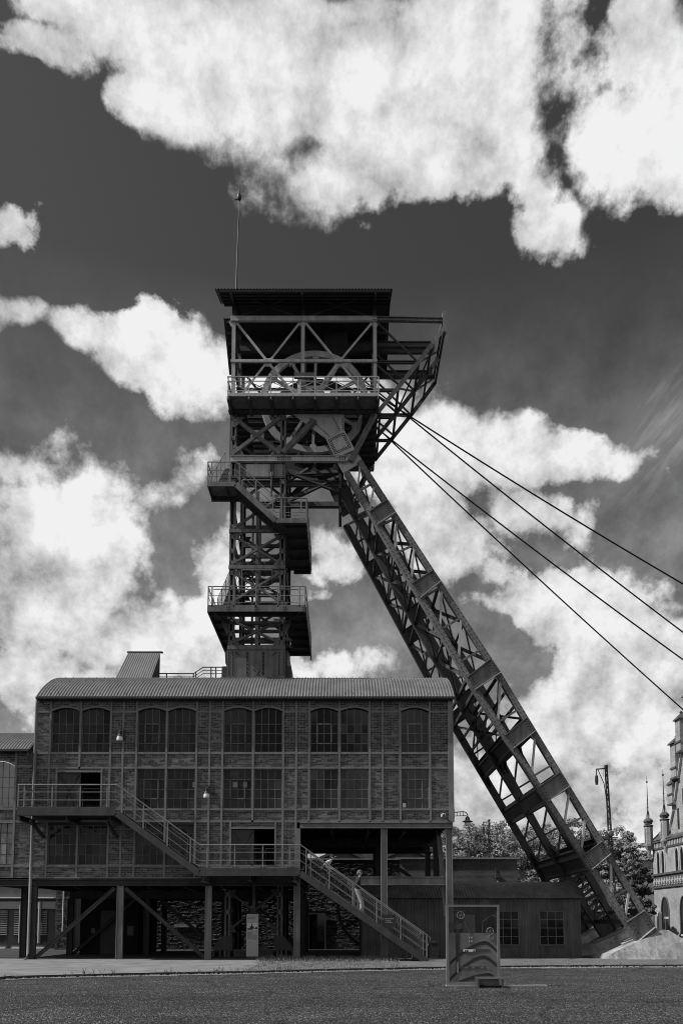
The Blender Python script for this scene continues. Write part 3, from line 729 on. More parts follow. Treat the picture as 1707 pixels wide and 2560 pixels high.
# ------------------------------------------------------------------ outside staircase
def railing(par, pts_top, base_pts, posts, dy=0.0, m='rail', infill=True):
    pass
def build_stairs():
    st = thing('steel_staircase', 'steel staircase with two landings climbing the front of the brick hall', 'staircase')
    YN, YW = YF - 1.55, YF - .3            # outer and inner side
    def zrow(v): return P(U0, v, YN).z
    def xx(u, v): return P(u, v, YN).x
    A0, A1 = xx(44, 2025), xx(291, 2027); zA = zrow(2024)
    B0, B1 = xx(498, 2177), xx(750, 2177); zB = zrow(2175)
    C1 = P(1068, 2410, YN); xg, zg = C1.x, 0.0
    ph = zrow(1961.6) - zA                 # rail height
    # landings
    for (a, b, z) in ((A0, A1, zA), (B0, B1, zB)):
        B('landing_deck', 'stringer', st, 'box', (a, YN + .05, z - .06), (b, YF - .06, z - .01))
        B('stringer', 'stringer', st, 'chan', (a, YN, z - .13), (b, YN, z - .13), .08, .22, .02)
        B('stringer', 'stringer', st, 'chan', (b, YW + .1, z - .13), (a, YW + .1, z - .13), .08, .22, .02)
        for x in ([a + .1, (a + b) / 2, b - .25]): B('landing_bracket', 'beam_dark', st, 'ibeam', (x, YN + .02, z - .34), (x, YF - .06, z - .34), .16, .2, .02)
        B('toe_board', 'stringer', st, 'box', (a, YN - .02, z - .01), (b, YN - .005, z + .1))
    for x in (A0 + .5, A1 - .4): B('landing_bracket', 'beam_dark', st, 'beam', (x, YN + .1, zA - .45), (x, YF - .05, zA - .95), .1, .12)
    # flights
    for (x0, z0, x1, z1) in ((A1, zA, B0, zB), (B1, zB, xg, zg)):
        for Y, k in ((YN, 1), (YW + .1, -1)):
            p_, q_ = V(x0, Y, z0 - .13), V(x1, Y, z1 - .13 if z1 > .5 else z1 + .08)
            if k < 0: p_, q_ = q_, p_
            B('stringer', 'stringer', st, 'chan', p_, q_, .08, .26, .02)
        n = int(round((z0 - z1) / .175))
        for i in range(n):
            f = (i + .5) / n; x = x0 + (x1 - x0) * f; z = z0 + (z1 - z0) * (i + 1) / n
            B('tread', 'stringer', st, 'box', (x - .14, YN + .05, z - .035), (x + .14, YW + .05, z))
    # railings
    def run(pts, Y, m='rail', posts=(), n_in=2):
        """pts: deck line [(x, z)], handrail follows it at height ph"""
        P3 = [V(x, Y, z) for x, z in pts]
        mb = MB(); mb.path([p + V(0, 0, ph) for p in P3], .028, 8); mb.build('handrail', m, st)
        for fr in (.38, .70):
            mb = MB(); mb.path([p + V(0, 0, ph * fr) for p in P3], .014, 6); mb.build('rail', m, st)
        def at(x):
            for (xa, za), (xb, zb) in zip(pts, pts[1:]):
                if xa <= x <= xb: return za + (zb - za) * (x - xa) / (xb - xa)
            return pts[-1][1]
        for x in posts: B('railing_post', m, st, 'box', (x - .025, Y - .012, at(x) - .12), (x + .025, Y + .03, at(x) + ph))
        ps = list(posts)
        for xa, xb in zip(ps, ps[1:]):      # mesh panel frames between the posts
            xa, xb = xa + .1, xb - .1
            if xb - xa < .25: continue
            lo, hi = .1, ph * .86
            c = [V(xa, Y + .02, at(xa) + lo), V(xb, Y + .02, at(xb) + lo), V(xb, Y + .02, at(xb) + hi), V(xa, Y + .02, at(xa) + hi)]
            mb = MB(); mb.path(c + [c[0]], .011, 5); pf = mb.build('mesh_frame', m, st)
            mb = MB(); k = int((xb - xa) / .06)
            for i in range(1, k):
                x = xa + (xb - xa) * i / k; mb.tube(V(x, Y + .02, at(x) + lo), V(x, Y + .02, at(x) + hi), .0015, 3)
            for i in range(1, 14):
                h = lo + (hi - lo) * i / 14; mb.tube(V(xa, Y + .02, at(xa) + h), V(xb, Y + .02, at(xb) + h), .0015, 3)
            tag(mb.build('wire_mesh', 'stringer', pf), kind='stuff')
    def ev(a, b, n): return [a + (b - a) * i / n for i in range(n + 1)]
    run([(A0, zA), (A1, zA), (B0, zB), (B1, zB), (xg, zg + .1)], YN, posts=[A0 + .02] + [xx(u, 2000) for u in (61, 131, 201, 268)] + [xx(u, v) for u, v in ((306, 2010), (359, 2040), (419, 2090), (476, 2130))] + [xx(u, 2150) for u in (518, 587, 657, 724)] + [xx(u, v) for u, v in ((765, 2160), (823, 2200), (881, 2240), (941, 2290), (1001, 2330), (1050, 2375))] + [xg - .02])
    run([(B1 + .3, zB - .2), (xg, zg + .1)], YW + .05, posts=[xx(u, v) + .05 for u, v in ((770, 2160), (884, 2240), (1004, 2330))] + [xg - .02])
    # end rail of the upper landing
    mb = MB(); mb.path([V(A0, YN, zA + ph), V(A0, YF - .1, zA + ph)], .028, 8); mb.build('handrail', 'rail', st)
    for fr in (.38, .70):
        mb = MB(); mb.path([V(A0, YN, zA + ph * fr), V(A0, YF - .1, zA + ph * fr)], .014, 6); mb.build('rail', 'rail', st)
    for Y in (YN + .7, YF - .12): B('railing_post', 'rail', st, 'box', (A0 - .02, Y - .02, zA - .1), (A0 + .02, Y + .02, zA + ph))
    # returned end of the handrail
    mb = MB(); e = V(xg, YN, zg + .1 + ph); mb.path([e, e + V(.14, 0, -.09), e + V(.02, 0, -.4)], .02, 6); mb.build('handrail_return', 'rail', st)
    # hangers under the lower landing
    for u in (506, 736):
        x = xx(u, 2196); B('hanger', 'rail', st, 'ibeam', (x, YN + .1, zB - .36), (x, YF - .1, zB - .36), .14, .2, .015)
    # iron foot with a chain post
    ft = thing('barrier_post', 'thin black barrier post on a star shaped foot at the stair bottom', 'barrier post')
    p = P(1050, 2408, YN - .12); p.z = 0
    B('pole', 'black_iron', ft, 'tube', p, p + V(0, 0, 1.15), .02, 8)
    for k in range(5):
        a = k * 2 * math.pi / 5; B('foot_arm', 'black_iron', ft, 'beam', p + V(0, 0, .09), p + V(.3 * math.cos(a), .3 * math.sin(a), .025), .05, .04)
    sg = thing('notice_sign', 'small black notice with white lettering hung on the stair railing', 'sign')
    a, b = P(955, 2287, YN - .06), P(988, 2317, YN - .06)
    B('board', 'cloth_black', sg, 'box', (a.x, YN - .06, b.z), (b.x, YN - .045, a.z))
    W = b.x - a.x; H = a.z - b.z
    for (f0, f1, h) in ((.2, .9, .64), (.24, .66, .47), (.24, .74, .36)):      # unreadable lines of text
        k = 0; x = f0
        while x < f1:
            w = .03 + .03 * ((k * 7) % 3); B('letter', 'sign_print', sg, 'box', (a.x + W * x, YN - .063, b.z + H * h), (a.x + W * min(x + w, f1), YN - .0605, b.z + H * (h + .05))); x += w + .03; k += 1
    B('letter', 'sign_print', sg, 'box', (a.x + W * .07, YN - .063, b.z + H * .63), (a.x + W * .12, YN - .0605, b.z + H * .7))
    return st
build_stairs()
# ------------------------------------------------------------------ winding tower (headframe)
Y1, Y2, Y3 = 33.4, 35.3, 37.2
def atY(p, y): return V(p.x, y, p.z)
def rivets(parent, pts, n=(0, -1, 0), r=.034, h=.02, m='black_iron'):
    mb = MB()
    for p in pts: mb.lathe(p, [(r, -.002), (r * .8, h * .7), (r * .35, h)], 5, n)
    return tag(mb.build('rivet_rows', m, parent), kind='stuff')
def line(a, b, n): return [Vector(a).lerp(Vector(b), (i + .5) / n) for i in range(n)]

def build_headframe():
    hf = thing('winding_tower', 'tall riveted steel winding tower with raking strut and roofed wheel house', 'winding tower')
    H = lambda u, v, y=Y1: P(u, v, y)
    S = 'steel'
    # ---- tower legs
    XA, XB = H(580, 1420).x, H(705.5, 1420).x
    zg = H(U0, 1036).z
    LW = .26
    nodes_v = [1046, 1096, 1142, 1205, 1240, 1318, 1342, 1378, 1408, 1432, 1470, 1508, 1555, 1585, 1607]
    zn = [H(U0, v).z for v in nodes_v] + [4.6, 3.6, 2.9, 2.1]
    for y in (Y1, Y3):
        for x in (XA, XB):
            mb = MB()
            for s in (-1, 1): mb.box((x + s * .092 - .038, y - .02, 0.02), (x + s * .092 + .038, y + .3 if y == Y1 else y - .3, zg))
            mb.box((x - .13, y + .27 if y == Y1 else y - .3, .02), (x + .13, y + .3 if y == Y1 else y - .27, zg))
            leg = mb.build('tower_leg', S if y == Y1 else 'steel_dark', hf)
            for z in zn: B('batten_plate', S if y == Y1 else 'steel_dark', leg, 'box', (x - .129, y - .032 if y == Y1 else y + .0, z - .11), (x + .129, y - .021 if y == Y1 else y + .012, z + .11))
            if y == Y1:
                rivets(leg, [V(x + s * .095, y - .033, z + dz) for z in zn for s in (-1, 1) for dz in (-.07, .0, .07)])
    # ---- ties and cross braces of the shaft
    def tie(v, y, h=.17, m=S, v2=None):
        z = H(U0, v).z
        B('tie_beam', m, hf, 'chan', (XA - .14, y - .07 * (1 if y == Y1 else -1), z), (XB + .14, y - .07 * (1 if y == Y1 else -1), z), .1, h, .02)
    for v in (1329.5, 1420, 1620):
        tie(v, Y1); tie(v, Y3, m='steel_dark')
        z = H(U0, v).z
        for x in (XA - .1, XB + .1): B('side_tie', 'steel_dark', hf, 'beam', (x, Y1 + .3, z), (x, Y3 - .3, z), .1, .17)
    panels = [(1238, 1324), (1336, 1413), (1427, 1508), (1548, 1612), (2225, 2330)]
    for a, b in panels:
        za, zb = H(U0, a).z, H(U0, b).z
        for y, m in ((Y1 - .01, S if a < 2000 else 'stringer'), (Y3 + .01, 'steel_dark')):
            B('cross_brace', m, hf, 'angle', (XA + .1, y, zb + .1), (XB - .1, y, za - .1), .1, .1, .02, (0, 1, 0))
            B('cross_brace', m, hf, 'angle', (XA + .1, y + .03, za - .1), (XB - .1, y + .03, zb + .1), .1, .1, .02, (0, 1, 0))
            for (x, s) in ((XA, 1), (XB, -1)):
                for (z, t) in ((zb, 1), (za, -1)):
                    mb = MB(); yy = y - .012 if y < Y2 else y + .012
                    mb.prism([(x + s * .13, yy, z - t * .02), (x + s * .42, yy, z - t * .02), (x + s * .3, yy, z + t * .2), (x + s * .13, yy, z + t * .36)], (0, .01, 0)); mb.build('gusset_plate', m, hf)
        for x in (XA, XB):
            for (p_, q_) in (((Y1 + .3, zb), (Y3 - .3, za)), ((Y1 + .3, za), (Y3 - .3, zb))):
                B('side_brace', 'steel_dark', hf, 'beam', (x, *p_), (x, *q_), .05, .1)
    # rope guides in the shaft
    for (u, y, w, m) in ((643.5, 34.4, .15, 'steel'), (650, 36.2, .12, 'steel_dark'), (632, 36.2, .1, 'steel_dark')):
        x = H(u, 1400, y).x; B('guide_rail', m, hf, 'beam', (x, y, .3), (x, y, H(U0, 1200).z), w, .14, (0, 1, 0))
    for v in (1285, 1360, 1378, 1460, 1500, 1580):
        z = H(U0, v).z
        for y in (34.6, 36.4): B('guide_bearer', 'steel_dark', hf, 'beam', (XA + .1, y, z), (XB - .1, y, z), .12, .16)
    # ---- closed plate box at the roof, upper and lower
    def plate_box(name, v0, v1, xa, xb, y0, y1, m):
        z0, z1 = H(U0, v1).z, H(U0, v0).z
        return B(name, m, hf, 'box', (xa, y0, z0), (xb, y1, z1))
    pb = plate_box('base_box', 1626, 1760, XA - .16, XB + .16, Y1 - .06, Y3 + .06, S)
    za, zb = H(U0, 1690).z, H(U0, 1630).z
    yr = Y1 - .061
    pts = []
    for x in (XA - .1, XA + .1, XB - .1, XB + .1): pts += line((x, yr, za), (x, yr, zb), 16)
    for fr in (.32, .345, .63, .655): x = XA + (XB - XA) * fr; pts += line((x, yr, za), (x, yr, zb), 18)
    c = H(641, 1680); pts += line((c.x - .18, yr, c.z + .16), (c.x + .2, yr, c.z - .2), 6) + line((c.x - .0, yr, c.z - .18), (c.x + .2, yr, c.z + .05), 5)
    for s, x in ((1, XA + .22), (-1, XB - .22)): pts += line((x, yr, zb - .02), (x + s * .22, yr, zb - .2), 4)
    rivets(pb, pts)
    B('base_flange', S, hf, 'box', (XA - .16, Y1 - .1, H(U0, 1626).z), (XB + .16, Y1 - .06, H(U0, 1617).z))
    for x, s in ((XA - .161, -1), (XB + .161, 1)):
        zt = H(U0, 1662).z; mb = MB(); w = .3
        mb.prism([(x, Y1 + .2, za - 1.2), (x + s * w, Y1 + .2, za - 1.2), (x + s * w * .95, Y1 + .2, zt - .1), (x + s * w * .8, Y1 + .2, zt), (x, Y1 + .2, zt)], (0, 3.2, 0)); mb.build('base_wing', 'steel_dark', hf)
        mb = MB(); zt2 = H(U0, 1625).z
        mb.prism([(x, Y1 + .1, zt), (x + s * .1, Y1 + .1, zt + .1), (x + s * .14, Y1 + .1, zt2), (x, Y1 + .1, zt2)], (0, 3.4, 0)); mb.build('base_wing', 'steel_dark', hf)
    # feet at ground level
    for x, s in ((XA, -1), (XB, 1)):
        for y in (Y1 - .05, Y3):
            z0, z1, z2 = H(U0, 2376, Y1).z, H(U0, 2357, Y1).z, H(U0, 2347, Y1).z
            mb = MB(); mb.prism([(x - s * .25, y, z0), (x + s * .62, y, z0), (x + s * .6, y, z0 + .15), (x + s * .2, y, z2 + .12), (x - s * .1, y, z2 + .14), (x - s * .25, y, z2 + .08)], (0, .04, 0)); mb.build('foot_plate', 'stringer' if y < Y2 else 'steel_dark', hf)
            for k in (-.05, .3, .6): B('foot_post', 'stringer' if y < Y2 else 'steel_dark', hf, 'beam', (x + s * k, y + .05, .02), (x + s * k, y + .05, z0), .1, .1, (0, 1, 0))
    B('foot_beam', 'stringer', hf, 'box', (XA + .3, Y1 - .02, .08), (XB - .3, Y1 + .08, .42))
    # ---- front panel plates under the wheel house (v 1160-1193)
    for (a, b) in ((592, 606), (612, 676), (682, 711)):
        p0, p1 = H(a, 1194, Y1 - .05), H(b, 1160, Y1 - .05)
        pp = B('web_plate', 'steel_light' if a == 612 else S, hf, 'box', (p0.x, Y1 - .05, p0.z), (p1.x, Y1 - .02, p1.z))
        rivets(pp, line((p0.x + .05, Y1 - .052, p0.z), (p0.x + .05, Y1 - .052, p1.z), 7) + line((p1.x - .05, Y1 - .052, p0.z), (p1.x - .05, Y1 - .052, p1.z), 7))
    for u in (594, 609, 679): a = H(u, 1240, Y1 - .08); b = H(u, 1160, Y1 - .08); B('stiffener', 'steel_dark', hf, 'box', (a.x - .03, Y1 - .1, a.z if u != 594 else b.z - .8), (a.x + .03, Y1 - .04, b.z))
    a, b = H(575, 1197), H(714, 1193); B('tie_beam', 'steel_dark', hf, 'box', (a.x, Y1 - .06, a.z), (b.x, Y1 + .1, b.z))
    B('wire_screen_frame', 'steel_light', hf, 'path', [H(606, 1200, Y1 - .1), H(677, 1200, Y1 - .1), H(677, 1260, Y1 - .1), H(606, 1260, Y1 - .1), H(606, 1200, Y1 - .1)], .018, 5)
    mb = MB(); mb.path([H(604, 1425, Y1 - .12), H(681, 1425, Y1 - .12), H(681, 1475, Y1 - .12), H(604, 1475, Y1 - .12), H(604, 1425, Y1 - .12)], .015, 5); mb.build('wire_screen_frame', 'steel_light', hf)

    # ---- head: main beam, braces, gusset
    zt = H(U0, 1143).z; zb_ = H(U0, 1158).z
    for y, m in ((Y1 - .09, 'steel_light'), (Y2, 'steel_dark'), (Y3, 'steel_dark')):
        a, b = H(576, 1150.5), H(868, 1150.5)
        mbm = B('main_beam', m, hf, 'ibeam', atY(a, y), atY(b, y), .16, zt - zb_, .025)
        if y < Y1: rivets(mbm, [V(H(u, 1150).x, y - .02, H(U0, v).z) for u in list(range(696, 728, 5)) + [850, 856, 862] for v in (1147, 1151, 1155)])
    sq = B('brace_plate', 'steel_light', hf, 'box', (H(627, 1103).x, Y1 - .015, H(627, 1103).z), (H(660, 1076).x, Y1 - .002, H(660, 1076).z))
    B('cross_brace', S, hf, 'angle', H(590, 1048, Y1 - .03), H(700, 1135, Y1 - .03), .16, .12, .025, (0, 1, 0))
    B('cross_brace', S, hf, 'angle', H(580, 1136, Y1 - .05), H(702, 1044, Y1 - .05), .16, .12, .025, (0, 1, 0))
    for y in (Y2, Y3):
        B('cross_brace', 'steel_dark', hf, 'beam', atY(H(590, 1048), y), atY(H(700, 1135), y), .1, .14, (0, 1, 0)); B('cross_brace', 'steel_dark', hf, 'beam', atY(H(580, 1136), y), atY(H(702, 1044), y), .1, .14, (0, 1, 0))
    for (u, v, s, t) in ((582, 1042, 1, 1), (704, 1042, -1, 1), (582, 1137, 1, -1), (704, 1137, -1, -1)):
        p = H(u, v, Y1 - .04); mb = MB()
        mb.prism([p, p + V(s * .55, 0, 0), p + V(s * .42, 0, -t * .22), p + V(s * .12, 0, -t * .5), p + V(0, 0, -t * .5)], (0, .015, 0)); gp = mb.build('gusset_plate', S, hf)
        rivets(gp, [p + V(s * a, -.002, -t * b) for a, b in ((.06, .06), (.06, .2), (.06, .34), (.2, .06), (.34, .06), (.2, .2), (.3, .14))])
    gus = [(734, 1037), (860, 1037), (860, 1076), (884, 1119), (908, 1155), (857, 1183), (836, 1145), (815, 1098)]
    for y, m in ((Y1 - .03, 'steel_light'), (Y3, 'steel_dark')):
        mb = MB(); mb.prism([atY(H(u, v), y) for u, v in gus], (0, .04, 0)); gp = mb.build('gusset_plate', m, hf)
    spl = [(815, 1098), (861, 1076), (883, 1119), (836, 1140)]
    mb = MB(); mb.prism([H(u, v, Y1 - .06) for u, v in spl], (0, .03, 0)); sp = mb.build('splice_plate', 'steel_light', hf)
    q = [H(u, v, Y1 - .062) for u, v in spl]; pts = []
    for i in range(4): pts += line(q[i].lerp(q[(i + 2) % 4], .09), q[(i + 1) % 4].lerp(q[(i + 3) % 4], .09), 9); pts += line(q[i].lerp(q[(i + 2) % 4], .17), q[(i + 1) % 4].lerp(q[(i + 3) % 4], .17), 7)
    rivets(sp, pts, r=.036)
    pts = line(H(745, 1050, Y1 - .032), H(812, 1096, Y1 - .032), 13) + line(H(772, 1045, Y1 - .032), H(825, 1092, Y1 - .032), 13) + line(H(832, 1042, Y1 - .032), H(850, 1078, Y1 - .032), 8) + line(H(856, 1045, Y1 - .032), H(857, 1074, Y1 - .032), 6)
    rivets(gp, pts)
    B('splice_bar', 'steel_light', hf, 'beam', H(838, 1143, Y1 - .09), H(884, 1122, Y1 - .09), .16, .1, (0, 1, 0))
    for (y, m) in ((Y1 - .1, S), (Y3, 'steel_dark')):
        cb = B('raking_brace', m, hf, 'chan', atY(H(708, 1136), y), atY(H(786, 1054), y), .14, .3, .025, (0, .3, 1))
        B('raking_brace', m, hf, 'chan', atY(H(876, 1157), y), atY(H(936, 1040), y), .14, .26, .025, (0, .3, 1))
        if y < Y1:
            rivets(cb, [H(u, v, y - .075) for u, v in ((716, 1133), (722, 1127), (712, 1129), (718, 1122), (779, 1058), (784, 1064), (775, 1063))])
    a, b = P(574, 1150, Y3 + .2), P(940, 1034, Y3 + .2)
    B('rear_sheet', 'roof_dark', hf, 'box', (a.x, Y3 + .2, a.z), (b.x, Y3 + .25, b.z))  # dark backing sheet, added to close off the sky behind the braces
    # ---- platform girders, deck and brackets
    z1, z0 = H(U0, 1012).z, H(U0, 1032).z
    xl, xr = H(572, 1020).x, H(946, 1020).x
    for y, m in ((Y1, 'steel_dark'), (Y2, 'steel_dark'), (Y3, 'steel_dark')):
        B('platform_girder', m, hf, 'ibeam', (xl, y, (z0 + z1) / 2), (xr, y, (z0 + z1) / 2), .3, z1 - z0, .03)
    YP = 32.4
    zd = P(U0, 991, YP).z; xpl, xpr = P(569, 985, YP).x, P(947, 985, YP).x
    zd_t = P(U0, 983, YP).z
    B('deck_edge', 'steel_light', hf, 'box', (xpl, YP - .04, zd), (xpr, YP + .02, zd_t))
    B('deck', S, hf, 'box', (xpl, YP + .02, zd), (xpr, Y1 + .1, zd + .04))
    for (a, b) in ((xpl, XA + .6), (H(905, 1000).x, xpr)): B('deck', 'steel_dark', hf, 'box', (a, Y1 + .101, zd - .1), (b, 38.0, zd - .05))
    B('deck', 'steel_dark', hf, 'box', (XA + .6, Y3 + .1, zd - .1), (H(905, 1000).x, 38.0, zd - .05))
    for u in (571, 622, 677, 732, 787, 841, 895, 945):
        x = P(u, 1000, YP).x; B('deck_bracket', 'steel_dark', hf, 'box', (x - .07, YP + .0, zd - .16), (x + .07, Y1 + .15, zd - .002))
        B('bracket_bolt', 'steel_light', hf, 'box', (x - .02, YP - .03, zd - .12), (x + .02, YP - .002, zd - .01))
    for k in range(8):
        y = Y1 + .5 + k * .5
        for (a, b) in ((xpl, XA + .6), (H(905, 1000).x, xpr)): B('deck_joist', 'steel_dark', hf, 'beam', (a, y, zd - .17), (b, y, zd - .17), .1, .14)
    # railing of the wheel platform
    zr = P(U0, 942, YP).z; zm = P(U0, 953, YP).z; zl = P(U0, 977, YP).z
    for z, w, nm in ((zr, .045, 'handrail'), (zm, .03, 'rail'), (zl, .03, 'rail')): B(nm, 'steel_light', hf, 'beam', (xpl, YP, z), (xpr, YP, z), w, w)
    us = [571, 622, 677, 732, 787, 841, 895, 946]
    for i, u in enumerate(us):
        x = P(u, 965, YP).x; B('railing_post', 'steel_light', hf, 'beam', (x, YP, zd), (x, YP, zr), .045, .045, (0, 1, 0))
        if i:
            xp = P(us[i - 1], 965, YP).x; up = i % 2
            B('railing_brace', 'steel_light', hf, 'beam', (xp, YP + .01, zm if up else zl), (x, YP + .01, zl if up else zm), .025, .025, (0, 1, 0))
            B('railing_brace', 'steel_light', hf, 'beam', (xp, YP + .03, zl if up else zm), (x, YP + .03, zm if up else zl), .025, .025, (0, 1, 0))
    for x in (xpl, xpr):
        for z in (zr, zm, zl): B('rail', S, hf, 'beam', (x, YP, z), (x, 38.0, z), .04, .04)
        for k in range(1, 5): y = YP + 5.6 * k / 4; B('railing_post', S, hf, 'beam', (x, y, zd), (x, y, zr), .045, .045, (0, 1, 0))
    for z in (zr, zm): B('rail', S, hf, 'beam', (xpl, 38.0, z), (xpr, 38.0, z), .04, .04)
    # name board over the railing and a pale bearing block behind it
    a, b = P(735, 945, YP + .05), P(784, 931, YP + .05); nb = B('board', 'steel_dark', hf, 'box', (a.x, YP + .05, a.z), (b.x, YP + .12, b.z))
    for u in (743, 760, 777): B('board_screw', 'sign_white', nb, 'box', (P(u, 939, YP).x - .015, YP + .04, P(u, 939, YP).z - .015), (P(u, 939, YP).x + .015, YP + .05, P(u, 939, YP).z + .015))

    # ---- sheave wheels
    for yc, (uc, vc) in ((34.35, (786, 1006)), (36.25, (786, 1006))):
        c = P(uc, vc, 34.35); c.y = yc; Rw = 2.66
        mb = MB(); N = 56; prof = [(Rw, -.09), (Rw - .05, -.02), (Rw - .05, .02), (Rw, .09), (Rw - .3, .09), (Rw - .3, -.09)]
        vs = []; fs = []; m_ = len(prof)
        for k in range(N):
            a = 2 * math.pi * k / N
            for r, h in prof: vs.append((c.x + r * math.sin(a), yc + h, c.z + r * math.cos(a)))
        for k in range(N):
            for j in range(m_): fs.append((k * m_ + j, k * m_ + (j + 1) % m_, ((k + 1) % N) * m_ + (j + 1) % m_, ((k + 1) % N) * m_ + j))
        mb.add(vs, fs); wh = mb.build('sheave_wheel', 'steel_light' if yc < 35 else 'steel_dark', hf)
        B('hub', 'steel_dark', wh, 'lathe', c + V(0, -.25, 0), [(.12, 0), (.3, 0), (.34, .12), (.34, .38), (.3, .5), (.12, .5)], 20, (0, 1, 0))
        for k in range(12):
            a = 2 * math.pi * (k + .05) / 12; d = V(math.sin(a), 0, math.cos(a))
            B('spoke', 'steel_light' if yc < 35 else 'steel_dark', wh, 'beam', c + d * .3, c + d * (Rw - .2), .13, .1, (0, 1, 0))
            B('spoke_shoe', 'steel_light' if yc < 35 else 'steel_dark', wh, 'beam', c + d * (Rw - .42), c + d * (Rw - .14), .3, .15, (0, 1, 0))
        B('axle', 'steel_dark', wh, 'tube', c + V(0, -.8, 0), c + V(0, .8, 0), .12, 10)
        for s in (-.75, .6): B('bearing_block', 'steel_light', wh, 'box', (c.x - .45, yc + s, c.z - .35), (c.x + .45, yc + s + .18, c.z + .3))
        for s in (-.7, .7):
            B('bearing_beam', 'steel_dark', hf, 'ibeam', (xl + .2, yc + s, c.z - .5), (xr - .2, yc + s, c.z - .5), .2, .3, .03)
    pbk = B('bearing_cover', 'aluminium', hf, 'lathe', P(754, 972, 33.1) + V(0, 0, -.3), [(.16, 0), (.2, .35), (.2, .7), (.14, 1.0), (.06, 1.05)], 10)

    # ---- wheel house: posts, chords, braces in three frames
    zc1, zc0 = H(U0, 796).z, H(U0, 806).z; zm1 = H(U0, 906).z; ztop = H(U0, 728).z
    px = [H(584, 900).x, H(757, 900).x, H(937, 900).x]
    for y, m in ((Y1, 'steel_light'), (Y2, S), (Y3 - .4, S)):
        for x in px:
            B('house_post', m, hf, 'box', (x - .085, y - .06, zd), (x + .085, y + .06, zc0)); B('house_post', 'steel_dark', hf, 'box', (x - .09, y - .05, zc1), (x + .09, y + .05, ztop - (0 if y == Y1 else -.4)))
        m2 = m if y == Y1 else 'steel_dark'
        B('house_chord', m2, hf, 'chan', (px[0] - .15, y - .08, (zc0 + zc1) / 2), (px[2] + .1, y - .08, (zc0 + zc1) / 2), .12, zc1 - zc0 + .04, .02)
        B('house_chord', m2, hf, 'chan', (px[0] - .12, y - .08, zm1), (px[2] + .1, y - .08, zm1), .1, .13, .02)
        if y == Y2: continue
        for (ua, va, ub, vb) in ((594, 810, 668, 903), (748, 810, 675, 903), (766, 810, 842, 903), (928, 810, 850, 903), (664, 911, 604, 988), (674, 911, 738, 988), (842, 911, 786, 988), (852, 911, 914, 988)):
            B('house_brace', m2, hf, 'angle', atY(H(ua, va), y), atY(H(ub, vb), y), .1, .08, .02, (0, 1, 0))
        for (ua, ub) in ((592, 750), (764, 930)):
            B('house_brace', 'steel_dark', hf, 'beam', atY(H(ua, 794), y), atY(H(ub, 734), y), .05, .07, (0, 1, 0)); B('house_brace', 'steel_dark', hf, 'beam', atY(H(ua, 734), y + .02), atY(H(ub, 794), y + .02), .05, .07, (0, 1, 0))
        for (u, v) in ((671, 906), (846, 906), (757, 806), (937, 806), (584, 806)):
            p = atY(H(u, v), y - .02); mb = MB(); mb.prism([p + V(-.22, 0, 0), p + V(-.1, 0, .2), p + V(.1, 0, .2), p + V(.22, 0, 0), p + V(.12, 0, -.22), p + V(-.12, 0, -.22)], (0, .012, 0)); mb.build('gusset_plate', m2, hf)
    for x in px:
        for z in (zc0, zm1, zd + .1): B('side_tie', 'steel_dark', hf, 'beam', (x, Y1, z), (x, Y3 - .4, z), .1, .14)
    for x in (px[0], px[2]):
        B('side_brace', 'steel_dark', hf, 'beam', (x, Y1, zm1), (x, Y3 - .4, zc0), .05, .1); B('side_brace', 'steel_dark', hf, 'beam', (x, Y1, zc0), (x, Y3 - .4, zm1), .05, .1)
    # roof: two corrugated slopes
    ya, yb, yc_, yd = 32.3, 34.0, 34.9, 36.9
    eL, eR = P(537, 722, ya), P(981, 722, ya); ztr = P(U0, 760, yb).z; ztr2 = P(U0, 796, yc_).z; zeave = P(U0, 938, yd).z
    def slope(name, y0, z0, y1, z1, x0, x1):
        mb = MB(); vs = []; pit = .15; n = int((x1 - x0) / pit * 6)
        for i in range(n + 1):
            x = x0 + (x1 - x0) * i / n; o = .03 * math.sin(2 * math.pi * (x - x0) / pit)
            for t in (0, .35, .7, 1): vs.append((x, y0 + (y1 - y0) * t, z0 + (z1 - z0) * t + o))
        mb.add(vs, [(i * 4 + j, (i + 1) * 4 + j, (i + 1) * 4 + j + 1, i * 4 + j + 1) for i in range(n) for j in range(3)])
        return mb.build(name, 'roof_dark', hf, smooth=True)
    slope('roof', ya, eL.z, yb, ztr, eL.x, eR.x)
    slope('roof', yc_, ztr2, yd, zeave, eL.x, eR.x)
    B('ridge_plate', 'roof_dark', hf, 'box', (px[0], yb - .02, ztr - .1), (eR.x, yc_ + .05, ztr + .02))
    for k in range(5):
        t = (k + .2) / 4.6; y, z = ya + (yb - ya) * t, eL.z + (ztr - eL.z) * t; B('purlin', 'roof_dark', hf, 'beam', (eL.x + .2, y, z - .1), (eR.x - .12, y, z - .1), .1, .12)
    for k in range(6):
        t = (k + .2) / 5.4; y, z = yc_ + (yd - yc_) * t, ztr2 + (zeave - ztr2) * t; B('purlin', 'roof_dark', hf, 'beam', (eL.x + .15, y, z - .1), (eR.x - .12, y, z - .1), .1, .14)
    for x in px:
        B('rafter', 'roof_dark', hf, 'beam', (x, ya, eL.z - .2), (x, yb, ztr - .2), .1, .16); B('rafter', 'roof_dark', hf, 'beam', (x, yc_, ztr2 - .22), (x, yd, zeave - .22), .1, .16)
        B('rafter', 'roof_dark', hf, 'beam', (x, yb, ztr - .2), (x, yc_, ztr2 - .22), .1, .16)
